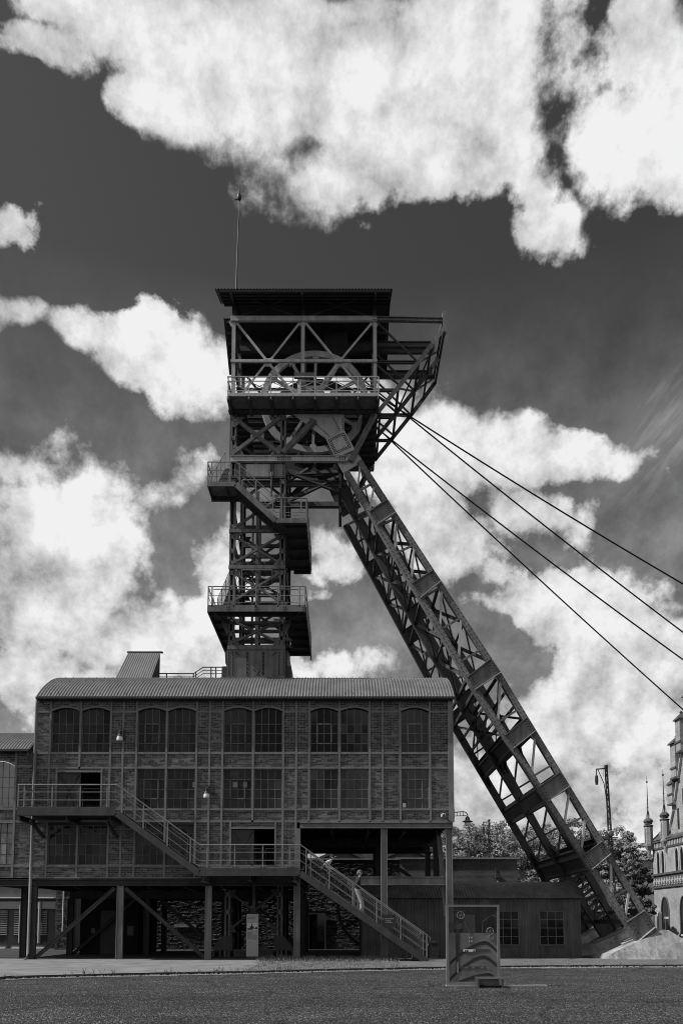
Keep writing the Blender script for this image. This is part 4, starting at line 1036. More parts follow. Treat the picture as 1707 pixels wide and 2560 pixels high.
    # crane rails inside, running out onto the gantry, with a small hoist
    for (v, y, m) in ((862, Y2, 'steel_dark'), (934, Y3 - .3, 'steel_dark'), (877, Y2 + .5, 'steel_dark')):
        a, b = P(590, v, y), P(1085 if v != 934 else 1080, v, y); B('crane_rail', m, hf, 'ibeam', a, b, .16, .3, .03)
    hz = P(840, 800, Y2); B('hoist', 'steel_dark', hf, 'box', (hz.x - .6, Y2 - .3, hz.z - 2.1), (hz.x + .6, Y2 + .3, hz.z - .9)); B('hoist_hanger', 'steel_dark', hf, 'box', (hz.x - .3, Y2 - .05, hz.z - .9), (hz.x - .22, Y2 + .05, hz.z))
    # ---- gantry reaching out over the ropes: three frames
    T0, T1, T2, T3 = H(1109, 801), H(1111, 820), H(1045.5, 907.6), H(944, 1033)
    for y, m in ((Y1, 'steel_dark'), (Y2, 'steel_dark'), (Y3 - .1, 'steel_dark')):
        tp = atY(T0, y)
        if y != Y2:
            B('gantry_chord', 'steel' if y == Y1 else m, hf, 'ibeam', atY(H(930, 801), y - .08 if y == Y1 else y), tp, .16, .2, .03)
            B('gantry_chord', m, hf, 'ibeam', atY(H(930, 906), y), atY(H(1046, 906), y), .12, .12, .02)
        B('gantry_rake', 'steel' if y == Y1 else m, hf, 'angle', atY(T1, y), atY(T2, y), .2, .16, .03, (0, 1, 0)); B('gantry_rake', 'steel' if y == Y1 else m, hf, 'angle', atY(T2, y), atY(T3, y), .2, .16, .03, (0, 1, 0))
        B('gantry_brace', m, hf, 'beam', atY(H(944, 808), y), atY(H(1042, 903), y), .06, .1, (0, 1, 0))
        B('gantry_brace', m, hf, 'beam', atY(H(940, 912), y), atY(H(1000, 965), y), .06, .1, (0, 1, 0))
        B('gantry_chord', m, hf, 'beam', atY(H(940, 976), y), atY(H(992, 976), y), .1, .14)
    for (p, w) in ((T0, .2), (T1, .12), (T2, .12), (H(1078, 864), .1), (H(995, 971), .12), (H(950, 1028), .1)):
        B('gantry_cross_tie', 'steel_dark', hf, 'beam', atY(p, Y1), atY(p, Y3 - .1), w, w)
    B('gantry_end_post', S, hf, 'box', (T0.x - .07, Y1 - .14, T1.z - .3), (T0.x + .1, Y1 + .1, T0.z + .38))
    for a, b in ((T0, T2), (T2, H(995, 971))):
        B('gantry_wind_brace', 'steel_dark', hf, 'beam', atY(a, Y1), atY(b, Y2), .05, .08); B('gantry_wind_brace', 'steel_dark', hf, 'beam', atY(b, Y2), atY(a, Y3), .05, .08)
        B('gantry_wind_brace', 'steel_dark', hf, 'beam', atY(b, Y1), atY(a, Y2), .05, .08)
    # lower frame under the wheels, between tower and strut
    for y in (Y2, Y3):
        for (ua, va, ub, vb, w) in ((716, 1176, 850, 1228, .3), (716, 1186, 848, 1180, .16), (712, 1262, 850, 1262, .24), (850, 1165, 850, 1285, .3), (720, 1252, 848, 1190, .22), (716, 1206, 770, 1172, .12)):
            if y == Y3 and w > .25: continue
            a, b = P(ua, va, y), P(ub, vb, y); B('lower_brace', 'steel_dark', hf, 'beam', a, b, .12, w, (0, .2, 1))
    for v, u in ((1262, 716), (1262, 850), (1180, 850)): p = P(u, v, Y2); B('lower_tie', 'steel_dark', hf, 'beam', atY(p, Y1 + .3), atY(p, Y3), .14, .2)

    # ---- tower stairs
    YT = 32.2; ps = lambda u, v: P(u, v, YT)
    rm = 'rail'
    def rails(par, top, hgt, posts, fr=(0, .42, .72), infill=False, y_only=True):
        for k, f in enumerate(fr):
            mb = MB(); mb.path([p + V(0, 0, hgt * (1 - f)) for p in top], .024 if k == 0 else .014, 6); mb.build('handrail' if k == 0 else 'rail', rm, par)
        for p in posts: B('railing_post', rm, par, 'beam', p - V(0, 0, .1), p + V(0, 0, hgt), .05, .04, (0, 1, 0))
    def mesh_panel(par, a, b, hgt):
        d = (b - a); a2, b2 = a + d * .08, b - d * .08; lo, hi = V(0, 0, .12), V(0, 0, hgt * .84)
        mb = MB(); mb.path([a2 + lo, b2 + lo, b2 + hi, a2 + hi, a2 + lo], .012, 5); mb.build('mesh_frame', rm, par)
    zL = ps(U0, 1205).z; zR = ps(U0, 1296).z; hh = ps(U0, 1156).z - zL
    xa, xb, xc, xd = ps(519, 1205).x, ps(590, 1207).x, ps(690, 1298).x, ps(767, 1298).x
    up = B('stair_landing', S, hf, 'box', (xa, YT, zL - .06), (xb, Y1 - .1, zL - .02))
    B('stringer', S, up, 'chan', (xa, YT - .02, zL - .12), (xb, YT - .02, zL - .12), .06, .22, .02)
    B('landing_edge', 'steel_dark', up, 'box', (xa, YT + .02, zL - .22), (xa + .06, Y1 - .1, zL - .061)); B('landing_joist', 'steel_dark', up, 'box', (xa + (xb - xa) * .6, YT + .02, zL - .2), (xa + (xb - xa) * .66, Y1 - .1, zL - .061)); B('landing_edge', 'steel_dark', up, 'box', (xa, Y1 - .16, zL - .3), (xb, Y1 - .1, zL - .061))
    rd = B('stair_landing', 'steel_dark', hf, 'box', (xc, YT, zR - .06), (xd, Y3 - .1, zR - .02))
    B('stringer', S, rd, 'chan', (xc, YT - .02, zR - .12), (xd, YT - .02, zR - .12), .06, .22, .02)
    B('landing_edge', 'steel_dark', rd, 'box', (xd - .06, YT + .02, zR - .24), (xd, Y3 - .1, zR - .061)); B('landing_edge', 'steel_dark', rd, 'box', (XB + .3, Y3 - .2, zR - .26), (xd - .06, Y3 - .1, zR - .061))
    for k in range(5): y = YT + .5 + k; B('landing_joist', 'steel_dark', rd, 'box', (XB + .2, y, zR - .2), (xd - .06, y + .08, zR - .061))
    fl = B('stair_flight', S, hf, 'chan', (xb, YT - .02, zL - .12), (xc, YT - .02, zR - .12), .06, .26, .02)
    B('stringer', 'steel_dark', fl, 'beam', (xb, Y1 - .25, zL - .12), (xc, Y1 - .25, zR - .12), .05, .24)
    n = 9
    for i in range(n):
        f = (i + .5) / n; x = xb + (xc - xb) * f; z = zL + (zR - zL) * (i + 1) / n; B('tread', 'steel_dark', fl, 'box', (x - .14, YT + .04, z - .04), (x + .14, Y1 - .3, z))
    F = lambda x, z: V(x, YT - .03, z)
    rails(fl, [F(xa, zL), F(xb, zL), F(xc, zR), F(xd, zR)], hh, [F(xa + .02, zL), F(ps(530, 1200).x, zL), F(ps(576, 1200).x, zL)] + [F(xb + (xc - xb) * f, zL + (zR - zL) * f) for f in (.09, .5, .92)] + [F(ps(704, 1290).x, zR), F(ps(753, 1290).x, zR), F(xd - .02, zR)])
    for f0, f1 in ((.09, .5), (.5, .92)): mesh_panel(fl, F(xb + (xc - xb) * f0, zL + (zR - zL) * f0), F(xb + (xc - xb) * f1, zL + (zR - zL) * f1), hh)
    mesh_panel(fl, F(ps(704, 1290).x, zR), F(ps(753, 1290).x, zR), hh)
    rails(rd, [V(xd, YT, zR), V(xd, Y3 - .1, zR)], hh, [V(xd, YT + k * 1.2, zR) for k in range(1, 5)])
    rails(up, [V(xa, YT, zL), V(xa, Y1 - .1, zL)], hh, [V(xa, Y1 - .2, zL)])
    def side_flight(x0, x1, y0, y1, z0, z1, name):
        s = B(name, 'steel_dark', hf, 'beam', (x0, y0, z0 - .1), (x0, y1, z1 - .1), .05, .26)
        B('stringer', 'steel_dark', s, 'beam', (x1, y0, z0 - .1), (x1, y1, z1 - .1), .05, .26)
        n = int((z1 - z0) / .2)
        for i in range(n):
            f = (i + .5) / n; y = y0 + (y1 - y0) * f; z = z0 + (z1 - z0) * (i + 1) / n; B('tread', S, s, 'box', (x0 + .03, y - .13, z - .04), (x1 - .03, y + .13, z))
        for x in (x0, x1):
            for k, h in enumerate((1.05, .6)):
                mb = MB(); mb.path([V(x, y0, z0 + h), V(x, y1, z1 + h)], .024 if k == 0 else .014, 6); mb.build('handrail' if k == 0 else 'rail', rm, s)
            for f in (0, .33, .66, 1): B('railing_post', rm, s, 'beam', V(x, y0 + (y1 - y0) * f, z0 + (z1 - z0) * f), V(x, y0 + (y1 - y0) * f, z0 + (z1 - z0) * f + 1.05), .04, .04, (0, 1, 0))
            if x == x0:
                mb = MB()
                for i in range(40):
                    f = i / 40; mb.tube(V(x, y0 + (y1 - y0) * f, z0 + (z1 - z0) * f + .1), V(x, y0 + (y1 - y0) * f, z0 + (z1 - z0) * f + .95), .006, 3)
                tag(mb.build('wire_mesh', 'steel_dark', s), kind='stuff')
        return s
    xs0, xs1 = P(531, 1205, Y1).x, XA - .2
    side_flight(xs0, xs1, Y1 - .1, Y3 - .2, zL, zL + 3.6, 'stair_flight')
    tl = B('stair_landing', 'steel_dark', hf, 'box', (xs0, Y3 - .2, zL + 3.52), (xs1, Y3 + .9, zL + 3.58))
    rails(tl, [V(xs0, Y3 + .85, zL + 3.58), V(xs1, Y3 + .85, zL + 3.58)], 1.05, [V(xs0, Y3 + .85, zL + 3.58), V((xs0 + xs1) / 2, Y3 + .85, zL + 3.58), V(xs1, Y3 + .85, zL + 3.58)])
    # lower ring platform
    zp = ps(U0, 1513).z; xa, xb = ps(520, 1515).x, ps(764, 1515).x; hp = ps(U0, 1467).z - zp; ybk = 38.4
    pl = B('ring_platform', 'steel_dark', hf, 'box', (xa, YT, zp - .08), (xb, Y1 - .1, zp - .03))
    for (a, b, c, d) in ((xa, XA - .2, Y1 - .1, ybk), (XB + .2, xb, Y1 - .1, ybk), (XA - .2, XB + .2, Y3 + .1, ybk)): B('platform_deck', 'steel_dark', pl, 'box', (a, c + .001, zp - .08), (b, d, zp - .03))
    B('platform_edge', S, pl, 'chan', (xa, YT - .02, zp - .16), (xb, YT - .02, zp - .16), .06, .3, .02)
    for x in (xa, xb): B('platform_edge', 'steel_dark', pl, 'beam', (x, YT + .02, zp - .2), (x, ybk, zp - .2), .06, .24)
    for k in range(6): y = YT + .6 + k * 1.0; B('platform_joist', 'steel_dark', pl, 'beam', (xa + .03, y, zp - .17), (xb - .03, y, zp - .17), .08, .16)
    for x, s in ((XA - .15, -1), (XB + .15, 1)):
        mb = MB(); mb.prism([(x, Y1 - .06, zp - .25), (x + s * .32, Y1 - .06, zp - .25), (x + s * .25, Y1 - .06, zp - .45), (x, Y1 - .06, zp - 1.0)], (0, .03, 0)); mb.build('knee_bracket', S, hf)
        B('knee_brace', 'steel_dark', hf, 'beam', (x, Y1, zp - .35), (xa + .15 if s < 0 else xb - .15, YT + .2, zp - .15), .05, .08)
    rails(pl, [V(xa, YT - .03, zp), V(xb, YT - .03, zp)], hp, [ps(u, 1515) + V(0, -.03, zp - ps(u, 1515).z) for u in (521, 530.5, 585.7, 640, 694.6, 749, 763)], fr=(0, .14, .5))
    rivets(pl, [V(ps(u, 1522).x + dx, YT - .053, zp - .16 + dz) for u in (570, 640, 711, 760) for dx in (-.05, .05) for dz in (-.06, .06)])
    for a, b in ((530.5, 585.7), (585.7, 640), (640, 694.6), (694.6, 749)): mesh_panel(pl, V(ps(a, 1515).x, YT - .02, zp), V(ps(b, 1515).x, YT - .02, zp), hp)
    for x in (xa, xb): rails(pl, [V(x, YT, zp), V(x, ybk, zp)], hp, [V(x, YT + 1.2 * k, zp) for k in range(1, 6)], fr=(0, .14, .5))
    side_flight(P(541, 1505, Y1).x, XA - .2, Y1 + .4, Y3, zp, zp + 3.0, 'stair_flight')
    # flight inside, seen through the braces
    B('stair_flight', 'steel_dark', hf, 'beam', P(600, 1500, Y3 + .5), P(720, 1420, Y3 + .5), .06, .26); B('handrail', rm, hf, 'beam', P(600, 1470, Y3 + .6), P(720, 1390, Y3 + .6), .04, .04)
    B('handrail', rm, hf, 'beam', P(600, 1482, Y3 + .6), P(720, 1402, Y3 + .6), .03, .03); B('stair_flight', 'steel_dark', hf, 'beam', P(660, 1420, Y3 + .5), P(720, 1372, Y3 + .5), .06, .26)

    # ---- raking strut
    def on(v, v0, u0, v1, u1): return u0 + (u1 - u0) * (v - v0) / (v1 - v0)
    lu = lambda v: on(v, 1182, 857, 1726, 1178) if v < 1726 else on(v, 1726, 1178, 2350, 1584)
    uu = lambda v: on(v, 1156, 907, 1688, 1254) if v < 1688 else on(v, 1688, 1254, 2320, 1637)
    Lp = [(lu(v), v) for v in (1182, 1284, 1316, 1463, 1498, 1695, 1726, 1840, 1872, 1968, 2004, 2137, 2172, 2304, 2350)]
    Up = [(uu(v), v) for v in (1156, 1258, 1290, 1433, 1461, 1653, 1688, 1798, 1832, 1934, 1970, 2106, 2138, 2278, 2320)]
    def sy(v): return 33.37 - 1.65 * min(1, max(0, (v - 1150) / 1190))
    L = [P(u + 9, v, sy(v)) for u, v in Lp]; U = [P(u - 9, v, sy(v)) for u, v in Up]
    YS = 35.65
    def depth(p, k): return atY(p, (p.y, YS, 2 * YS - p.y)[k])
    # batten plates are at node pairs (1,2), (3,4) ...
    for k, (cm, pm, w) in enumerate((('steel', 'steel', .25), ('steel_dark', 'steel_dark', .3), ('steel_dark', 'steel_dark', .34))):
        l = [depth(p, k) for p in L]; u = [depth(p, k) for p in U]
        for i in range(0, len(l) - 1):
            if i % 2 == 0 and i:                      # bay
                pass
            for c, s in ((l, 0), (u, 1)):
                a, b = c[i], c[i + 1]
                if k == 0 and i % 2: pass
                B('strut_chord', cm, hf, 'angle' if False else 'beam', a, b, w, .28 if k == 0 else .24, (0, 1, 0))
        if k == 0:
            for c, nm in ((l, 0), (u, 1)):
                pts = []
                for i in range(0, len(c) - 1):
                    d = c[i + 1] - c[i]; e = V(-d.z, 0, d.x).normalized(); n_ = max(2, int(d.length / .22))
                    for q in line(c[i], c[i + 1], n_): pts += [q + e * .07 + V(0, -.142, 0), q - e * .07 + V(0, -.142, 0)]
                rivets(hf, pts, r=.028)
        for j in range(1, len(l) - 1, 2):             # batten plates, with flanges standing out
            a, b, c, d = l[j], u[j], u[j + 1], l[j + 1]
            ax = (d - a).normalized(); yy = -.175 if k == 0 else 0
            ins = -.06 if k == 0 else 0
            e = (b - a).normalized()
            a2, b2, c2, d2 = a + e * ins, b - e * ins, c - e * ins, d + e * ins
            mb = MB(); mb.prism([a2 + V(0, yy, 0), b2 + V(0, yy, 0), c2 + V(0, yy, 0), d2 + V(0, yy, 0)], (0, .03, 0)); bp = mb.build('batten_plate', pm, hf)
            B('flange', pm, bp, 'beam', a2 + V(0, yy - .05, 0), b2 + V(0, yy - .05, 0), .16, .03, ax); B('flange', 'steel_light' if k == 0 else pm, bp, 'beam', d2 + V(0, yy - .05, 0), c2 + V(0, yy - .05, 0), .16, .03, ax)
            if k == 0:
                o = V(0, -.177, 0)
                rivets(bp, line(l[j] + o + ax * .05, l[j + 1] + o - ax * .05, 6) + line(u[j] + o, u[j + 1] + o, 6) + line(a2 + e * .18 + V(0, yy - .002, 0), d2 + e * .18 + V(0, yy - .002, 0), 5) + line(b2 - e * .18 + V(0, yy - .002, 0), c2 - e * .18 + V(0, yy - .002, 0), 5), r=.034)
        # lattice of the bays: (bay start node, [(t on U) -> (t on L) diagonals], horizontals)
        lat = {0: ([(.04, .46), (.56, .97)], [.5]), 2: ([(.06, .47), (.53, .95)], [.03, .5]), 4: ([(.05, .40), (.44, .80)], [.02, .42, .83]), 6: ([(.08, .75)], [.75]), 8: ([(.06, .72)], [.76]), 10: ([(.06, .46), (.54, .95)], [.5]), 12: ([(.08, .55), (.62, .95)], [.58])}
        for i, (ds, hs) in lat.items():
            at = lambda c, t: c[i].lerp(c[i + 1], t)
            bw = .09
            for tu, tl in ds: B('lattice_bar', 'steel_light' if k == 0 else cm, hf, 'angle', at(u, tu) + V(0, -.08, 0), at(l, tl) + V(0, -.08, 0), bw, .08, .015, (0, 1, 0))
            for t in hs: B('lattice_bar', cm, hf, 'angle', at(l, t - .02) + V(0, -.06, 0), at(u, t + .02) + V(0, -.06, 0), bw, .08, .015, (0, 1, 0))
        if k == 1:                                    # close battens low on the middle frame
            for t in range(9):
                f = (t + .5) / 9; a, b = l[12].lerp(l[13], f), u[12].lerp(u[13], f); B('batten_plate', 'steel_dark', hf, 'beam', a, b, .04, .16, (0, .2, 1))
    for c, nm in ((L, 'under'), (U, 'upper')):
        for i, p in enumerate(c):
            if i in (0, len(c) - 1): continue
            B('cross_tie', 'steel_dark', hf, 'beam', depth(p, 0) + V(0, .1, 0), depth(p, 2), .13, .2 if c is L else .12, (0, 0, 1))
        for i in (2, 4):
            for f0, f1 in ((0, .5), (.5, 1)):
                m0, m1 = c[i].lerp(c[i + 1], f0), c[i].lerp(c[i + 1], f1)
                B('wind_brace', 'steel_dark', hf, 'beam', depth(m0, 0), depth(m1, 1), .05, .16); B('wind_brace', 'steel_dark', hf, 'beam', depth(m1, 0), depth(m0, 1), .05, .16)
                B('wind_brace', 'steel_dark', hf, 'beam', depth(m0, 1), depth(m1, 2), .05, .16); B('wind_brace', 'steel_dark', hf, 'beam', depth(m1, 1), depth(m0, 2), .05, .16)
                B('cross_tie', 'steel_dark', hf, 'beam', depth(m1, 0), depth(m1, 2), .08, .1)
        m0, m1 = c[0], c[1]
        B('wind_brace', 'steel_dark', hf, 'beam', depth(m0, 0), depth(m1, 2), .05, .11); B('wind_brace', 'steel_dark', hf, 'beam', depth(m1, 0), depth(m0, 2), .05, .11)
        m0, m1 = c[6], c[7]
        for f in (.0, .33, .66): a = m0.lerp(m1, f); B('wind_brace', 'steel_dark', hf, 'beam', depth(a, 0), depth(a, 2), .06, .16)
        B('wind_brace', 'steel_dark', hf, 'beam', depth(m0, 0), depth(m1, 2), .05, .11); B('wind_brace', 'steel_dark', hf, 'beam', depth(m1, 0), depth(m0, 2), .05, .11)
        # portal girders
        for (i, t0, t1) in ((7, -.2, 1.0), (11, -.4, 1.0)):
            ax = (c[i + 1] - c[i]); a, b = c[i] + ax * t0, c[i] + ax * t1
            q0, q1 = [depth(p, 0) for p in (a, b)], [depth(p, 2) for p in (a, b)]
            nrm = V(-ax.z, 0, ax.x).normalized() * .06
            mb = MB(); mb.prism([q0[0] + V(0, .1, 0), q0[1] + V(0, .1, 0), q1[1], q1[0]], nrm); pg = mb.build('portal_girder', 'steel_dark', hf)
            for p0, p1 in ((q0[0], q1[0]), (q0[1], q1[1])): B('flange', 'steel_dark', pg, 'beam', p0 + V(0, .1, 0), p1, .22, .03, ax)
            for (k0, k1, s) in ((0, 1, 1), (1, 0, -1), (1, 2, 1), (2, 1, -1)):       # haunches into the opening
                src = a if i == 11 else b; off = ax.normalized() * (-.75 if i == 11 else .75)
                p = depth(src, k0); pe = depth(src, k1); dirv = (pe - p).normalized() * .75
                mb = MB(); mb.prism([p, p + dirv, depth(src + off, k0)], nrm); mb.build('haunch_plate', 'steel_dark', hf)
    return hf, L, U
headframe, STL, STU = build_headframe()

# mast on the wheel house roof
ms = thing('roof_mast', 'thin mast with a dark finial on the wheel house roof', 'mast')
a, b = P(590, 735, 33.9), P(598.5, 500, 33.9)
B('pole', 'black_iron', ms, 'tube', a, b, .05, 8, .025)
mb = MB(); mb.lathe(b, [(.03, -.05), (.1, .05), (.12, .2), (.07, .32), (.05, .4), (.015, .55)], 8); f = mb.build('finial', 'black_iron', ms, smooth=True)
B('finial_arm', 'black_iron', ms, 'beam', b + V(-.22, 0, .02), b + V(.05, 0, .06), .04, .05)

# ropes
for k, (us, vs, ys, ue, ve, ye, lab) in enumerate(((948, 987, 34.35, 1707, 1446, 34.35, 'topmost steel hoist rope slanting from the wheel house to the right'), (955, 984, 35.2, 1707, 1568, 37.2, 'second steel hoist rope from the top below the topmost one'),
        (944, 1068, 36.25, 1707, 1636, 36.25, 'third steel hoist rope from the top leaving the lower wheel opening'), (942, 1064, 36.25, 1707, 1762, 39.5, 'lowest of the four steel hoist ropes slanting to the right'))):
    a, b = P(us, vs, ys), P(ue, ve, ye); d = b - a
    a2 = a - d * .16; e = b + d * .55; pts = []
    for i in range(25):
        t = i / 24; p = a2.lerp(e, t); p.z -= 1.0 * math.sin(math.pi * t) * .35; pts.append(p)
    mb = MB(); mb.path(pts, .035, 6); tag(mb.build('hoist_rope', 'rope'), lab, 'rope', 'hoist ropes of the winding tower')
# ------------------------------------------------------------------ pavement, kerb, verge
KP = [G(u, v) for u, v in ((-260, 2475), (0, 2452), (300, 2444), (600, 2438), (850, 2431), (1100, 2426), (1300, 2422.5), (1707, 2420), (2100, 2419))]
def kerb_y(x):
    for a, b in zip(KP, KP[1:]):
        if a.x <= x <= b.x: return a.y + (b.y - a.y) * (x - a.x) / (b.x - a.x)
    return KP[0].y if x < KP[0].x else KP[-1].y
def strip(name, m, x0, x1, z, yb, off, n=24):
    mb = MB(); vs = []
    for i in range(n + 1):
        x = x0 + (x1 - x0) * i / n; vs += [(x, kerb_y(x) + off, z), (x, yb, z)]
    mb.add(vs, [(2 * i, 2 * i + 2, 2 * i + 3, 2 * i + 1) for i in range(n)]); return tag(mb.build(name, m), kind='structure')
XV = G(650, 2415).x
mat('verge', .09, .17, 1.3, .95, .1, bump=.5, bscale=35, dots=(55, .64, .24))
mat('yard', .04, .07, 1.0, .95, .1, bump=.4, bscale=30)
strip('pavement', 'pavement', -16, XV, .10, 31.6, .5)
strip('verge', 'verge', XV, 30, .096, 31.9, .5)
mb = MB(); vs = []
for i in range(61):
    x = -16 + 46 * i / 60; vs += [(x, kerb_y(x) + .5, -.01), (x, kerb_y(x) + .498, .094)]
mb.add(vs, [(2 * i, 2 * i + 2, 2 * i + 3, 2 * i + 1) for i in range(60)]); tag(mb.build('pavement_edge', 'stone_gap'), kind='structure')  # riser coloured dark, a band of shade put into its colour
mb = MB(); mb.add([(-40, 31.5, .09), (40, 31.5, .09), (40, 60, .09), (-40, 60, .09)], [(0, 1, 2, 3)]); tag(mb.build('yard', 'yard'), kind='structure')
# shallow joints of the concrete strip
for k in range(8):
    pass
kb = bpy.data.objects.new('kerb', None); COL.objects.link(kb); kb['kind'] = 'structure'
x = -15.0; k = 0
while x < 20:
    L = .95 + .1 * random.random(); a, b = V(x, kerb_y(x), 0), V(x + L - .02, kerb_y(x + L), 0)
    B('kerb_stone', 'kerb', kb, 'prism', [a + V(0, 0, -.02), b + V(0, 0, -.02), b + V(0, .13, -.02), a + V(0, .13, -.02)], (0, 0, .055 + random.uniform(-.008, .008)))
    x += L
# gap behind the kerb: dark gravel bed
mb = MB(); vs = []
for i in range(41):
    x = -15 + 35 * i / 40; vs += [(x, kerb_y(x) + .13, .018), (x, kerb_y(x) + .56, .02)]
mb.add(vs, [(2 * i, 2 * i + 2, 2 * i + 3, 2 * i + 1) for i in range(40)]); tag(mb.build('gutter_bed', 'stone_gap'), kind='structure')
mb = MB()
for i in range(2600):       # loose gravel in the gap
    x = random.uniform(-14, 18); y = kerb_y(x) + random.uniform(.13, .62); r = random.uniform(.008, .028)
    mb.add([(x - r, y - r, .02), (x + r, y - r * .7, .02), (x + r * .8, y + r, .02), (x - r, y + r * .8, .02), (x, y, .02 + r * 1.6)], [(0, 1, 4), (1, 2, 4), (2, 3, 4), (3, 0, 4)])
tag(mb.build('gravel', 'kerb'), 'loose gravel along the kerb gap', 'gravel', kind='stuff')
# grass and weeds
def blades(mb, x, y, n, h, spread, z=.085, w=.007):
    for _ in range(n):
        a = random.uniform(0, 6.28); r = spread * random.random(); px, py = x + r * math.cos(a), y + r * math.sin(a)
        hh = h * random.uniform(.4, 1.1); la = random.uniform(0, 6.28); ln = hh * random.uniform(.1, .55); ww = w * random.uniform(.6, 1.4)
        dx, dy = math.cos(la), math.sin(la)
        mb.add([(px - dy * ww, py + dx * ww, z), (px + dy * ww, py - dx * ww, z), (px + dx * ln * .4 + dy * ww * .6, py + dy * ln * .4 - dx * ww * .6, z + hh * .6), (px + dx * ln, py + dy * ln, z + hh)], [(0, 1, 2), (0, 2, 3)])
mb = MB()
for i in range(1500):
    f = random.random(); x = XV - .3 + (5.6) * f; y = random.uniform(kerb_y(x) + .5, 31.2)
    dens = .35 + .65 * (y > 29)
    if random.random() < dens: blades(mb, x, y, 9, .08 + .14 * max(0, (y - 28.5) / 2.7), .14)
for i in range(500):
    x = random.uniform(4.5, 18); y = random.uniform(kerb_y(x) + .4, 31.5); blades(mb, x, y, 4, .05, .12)
tag(mb.build('grass', 'grass'), 'short dry grass and weeds below the stairs', 'grass', kind='stuff')
mb = MB()
for i in range(150):
    x = random.uniform(-13, 14); blades(mb, x, kerb_y(x) + random.uniform(.2, .6), random.randint(4, 14), random.choice((.04, .06, .08, .14)), .07)
for u in (232, 246, 265, 424, 543, 548, 570):
    p = G(u, 2440); y = kerb_y(p.x) + .4; blades(mb, p.x, y, 7, .22, .1, w=.004)
for u in (905, 930, 965, 985, 1012, 1035):
    p = G(u, 2402); blades(mb, p.x, 31.1, 26, .3, .2)
tag(mb.build('weeds', 'grass'), 'scattered weeds growing out of the kerb gap', 'weeds', kind='stuff')

# ------------------------------------------------------------------ concrete footings of the strut
def footing(y0, y1, label, m='footing'):
    f = thing('strut_footing', label, 'concrete footing', 'concrete footings of the raking strut')
    s = lambda u, v: P(u, v, 31.75)
    bl, tl, tr, br = s(1500, 2412), s(1568, 2372), s(1652, 2324), s(1775, 2412)
    bl, br = V(bl.x, 0, 0), V(br.x, 0, 0)
    e = .75      # batter of the front and rear faces
    F = [V(bl.x, y0, -.02), V(br.x, y0, -.02), V(tr.x + .25, y0 + e, tr.z - .02), V(tr.x, y0 + e, tr.z), V(bl.x + .15, y0 + e * .35, .28)]
    Bk = [V(bl.x, y1, -.02), V(br.x, y1, -.02), V(tr.x + .25, y1 - e, tr.z - .02), V(tr.x, y1 - e, tr.z), V(bl.x + .15, y1 - e * .35, .28)]
    mb = MB(); mb.add(F + Bk, [(0, 1, 2, 3, 4), (9, 8, 7, 6, 5), (0, 4, 9, 5), (4, 3, 8, 9), (3, 2, 7, 8), (2, 1, 6, 7)])
    mb.build('block', m, f)
    d = (F[3] - F[4]).normalized(); n = V(-d.z, 0, d.x).normalized(); ym = (y0 + y1) / 2
    a = V(F[4].x, ym, F[4].z) + d * 1.0; b = V(F[3].x, ym, F[3].z) - d * .05
    B('bedding', 'concrete', f, 'beam', a + n * .04, b + n * .04, y1 - y0 - 2 * e - .1, .08, n)
    B('base_plate', 'steel', f, 'beam', a + d * .15 + n * .11, b - d * .15 + n * .11, y1 - y0 - 2 * e - .3, .05, n)
    return f
footing(30.85, 33.1, 'pale concrete footing at the right edge, front one of three')
footing(35.65 - 1.1, 35.65 + 1.1, 'shaded concrete footing just behind the front one')
footing(71.3 - 33.1, 71.3 - 30.85, 'rearmost concrete footing beside the corrugated shed')

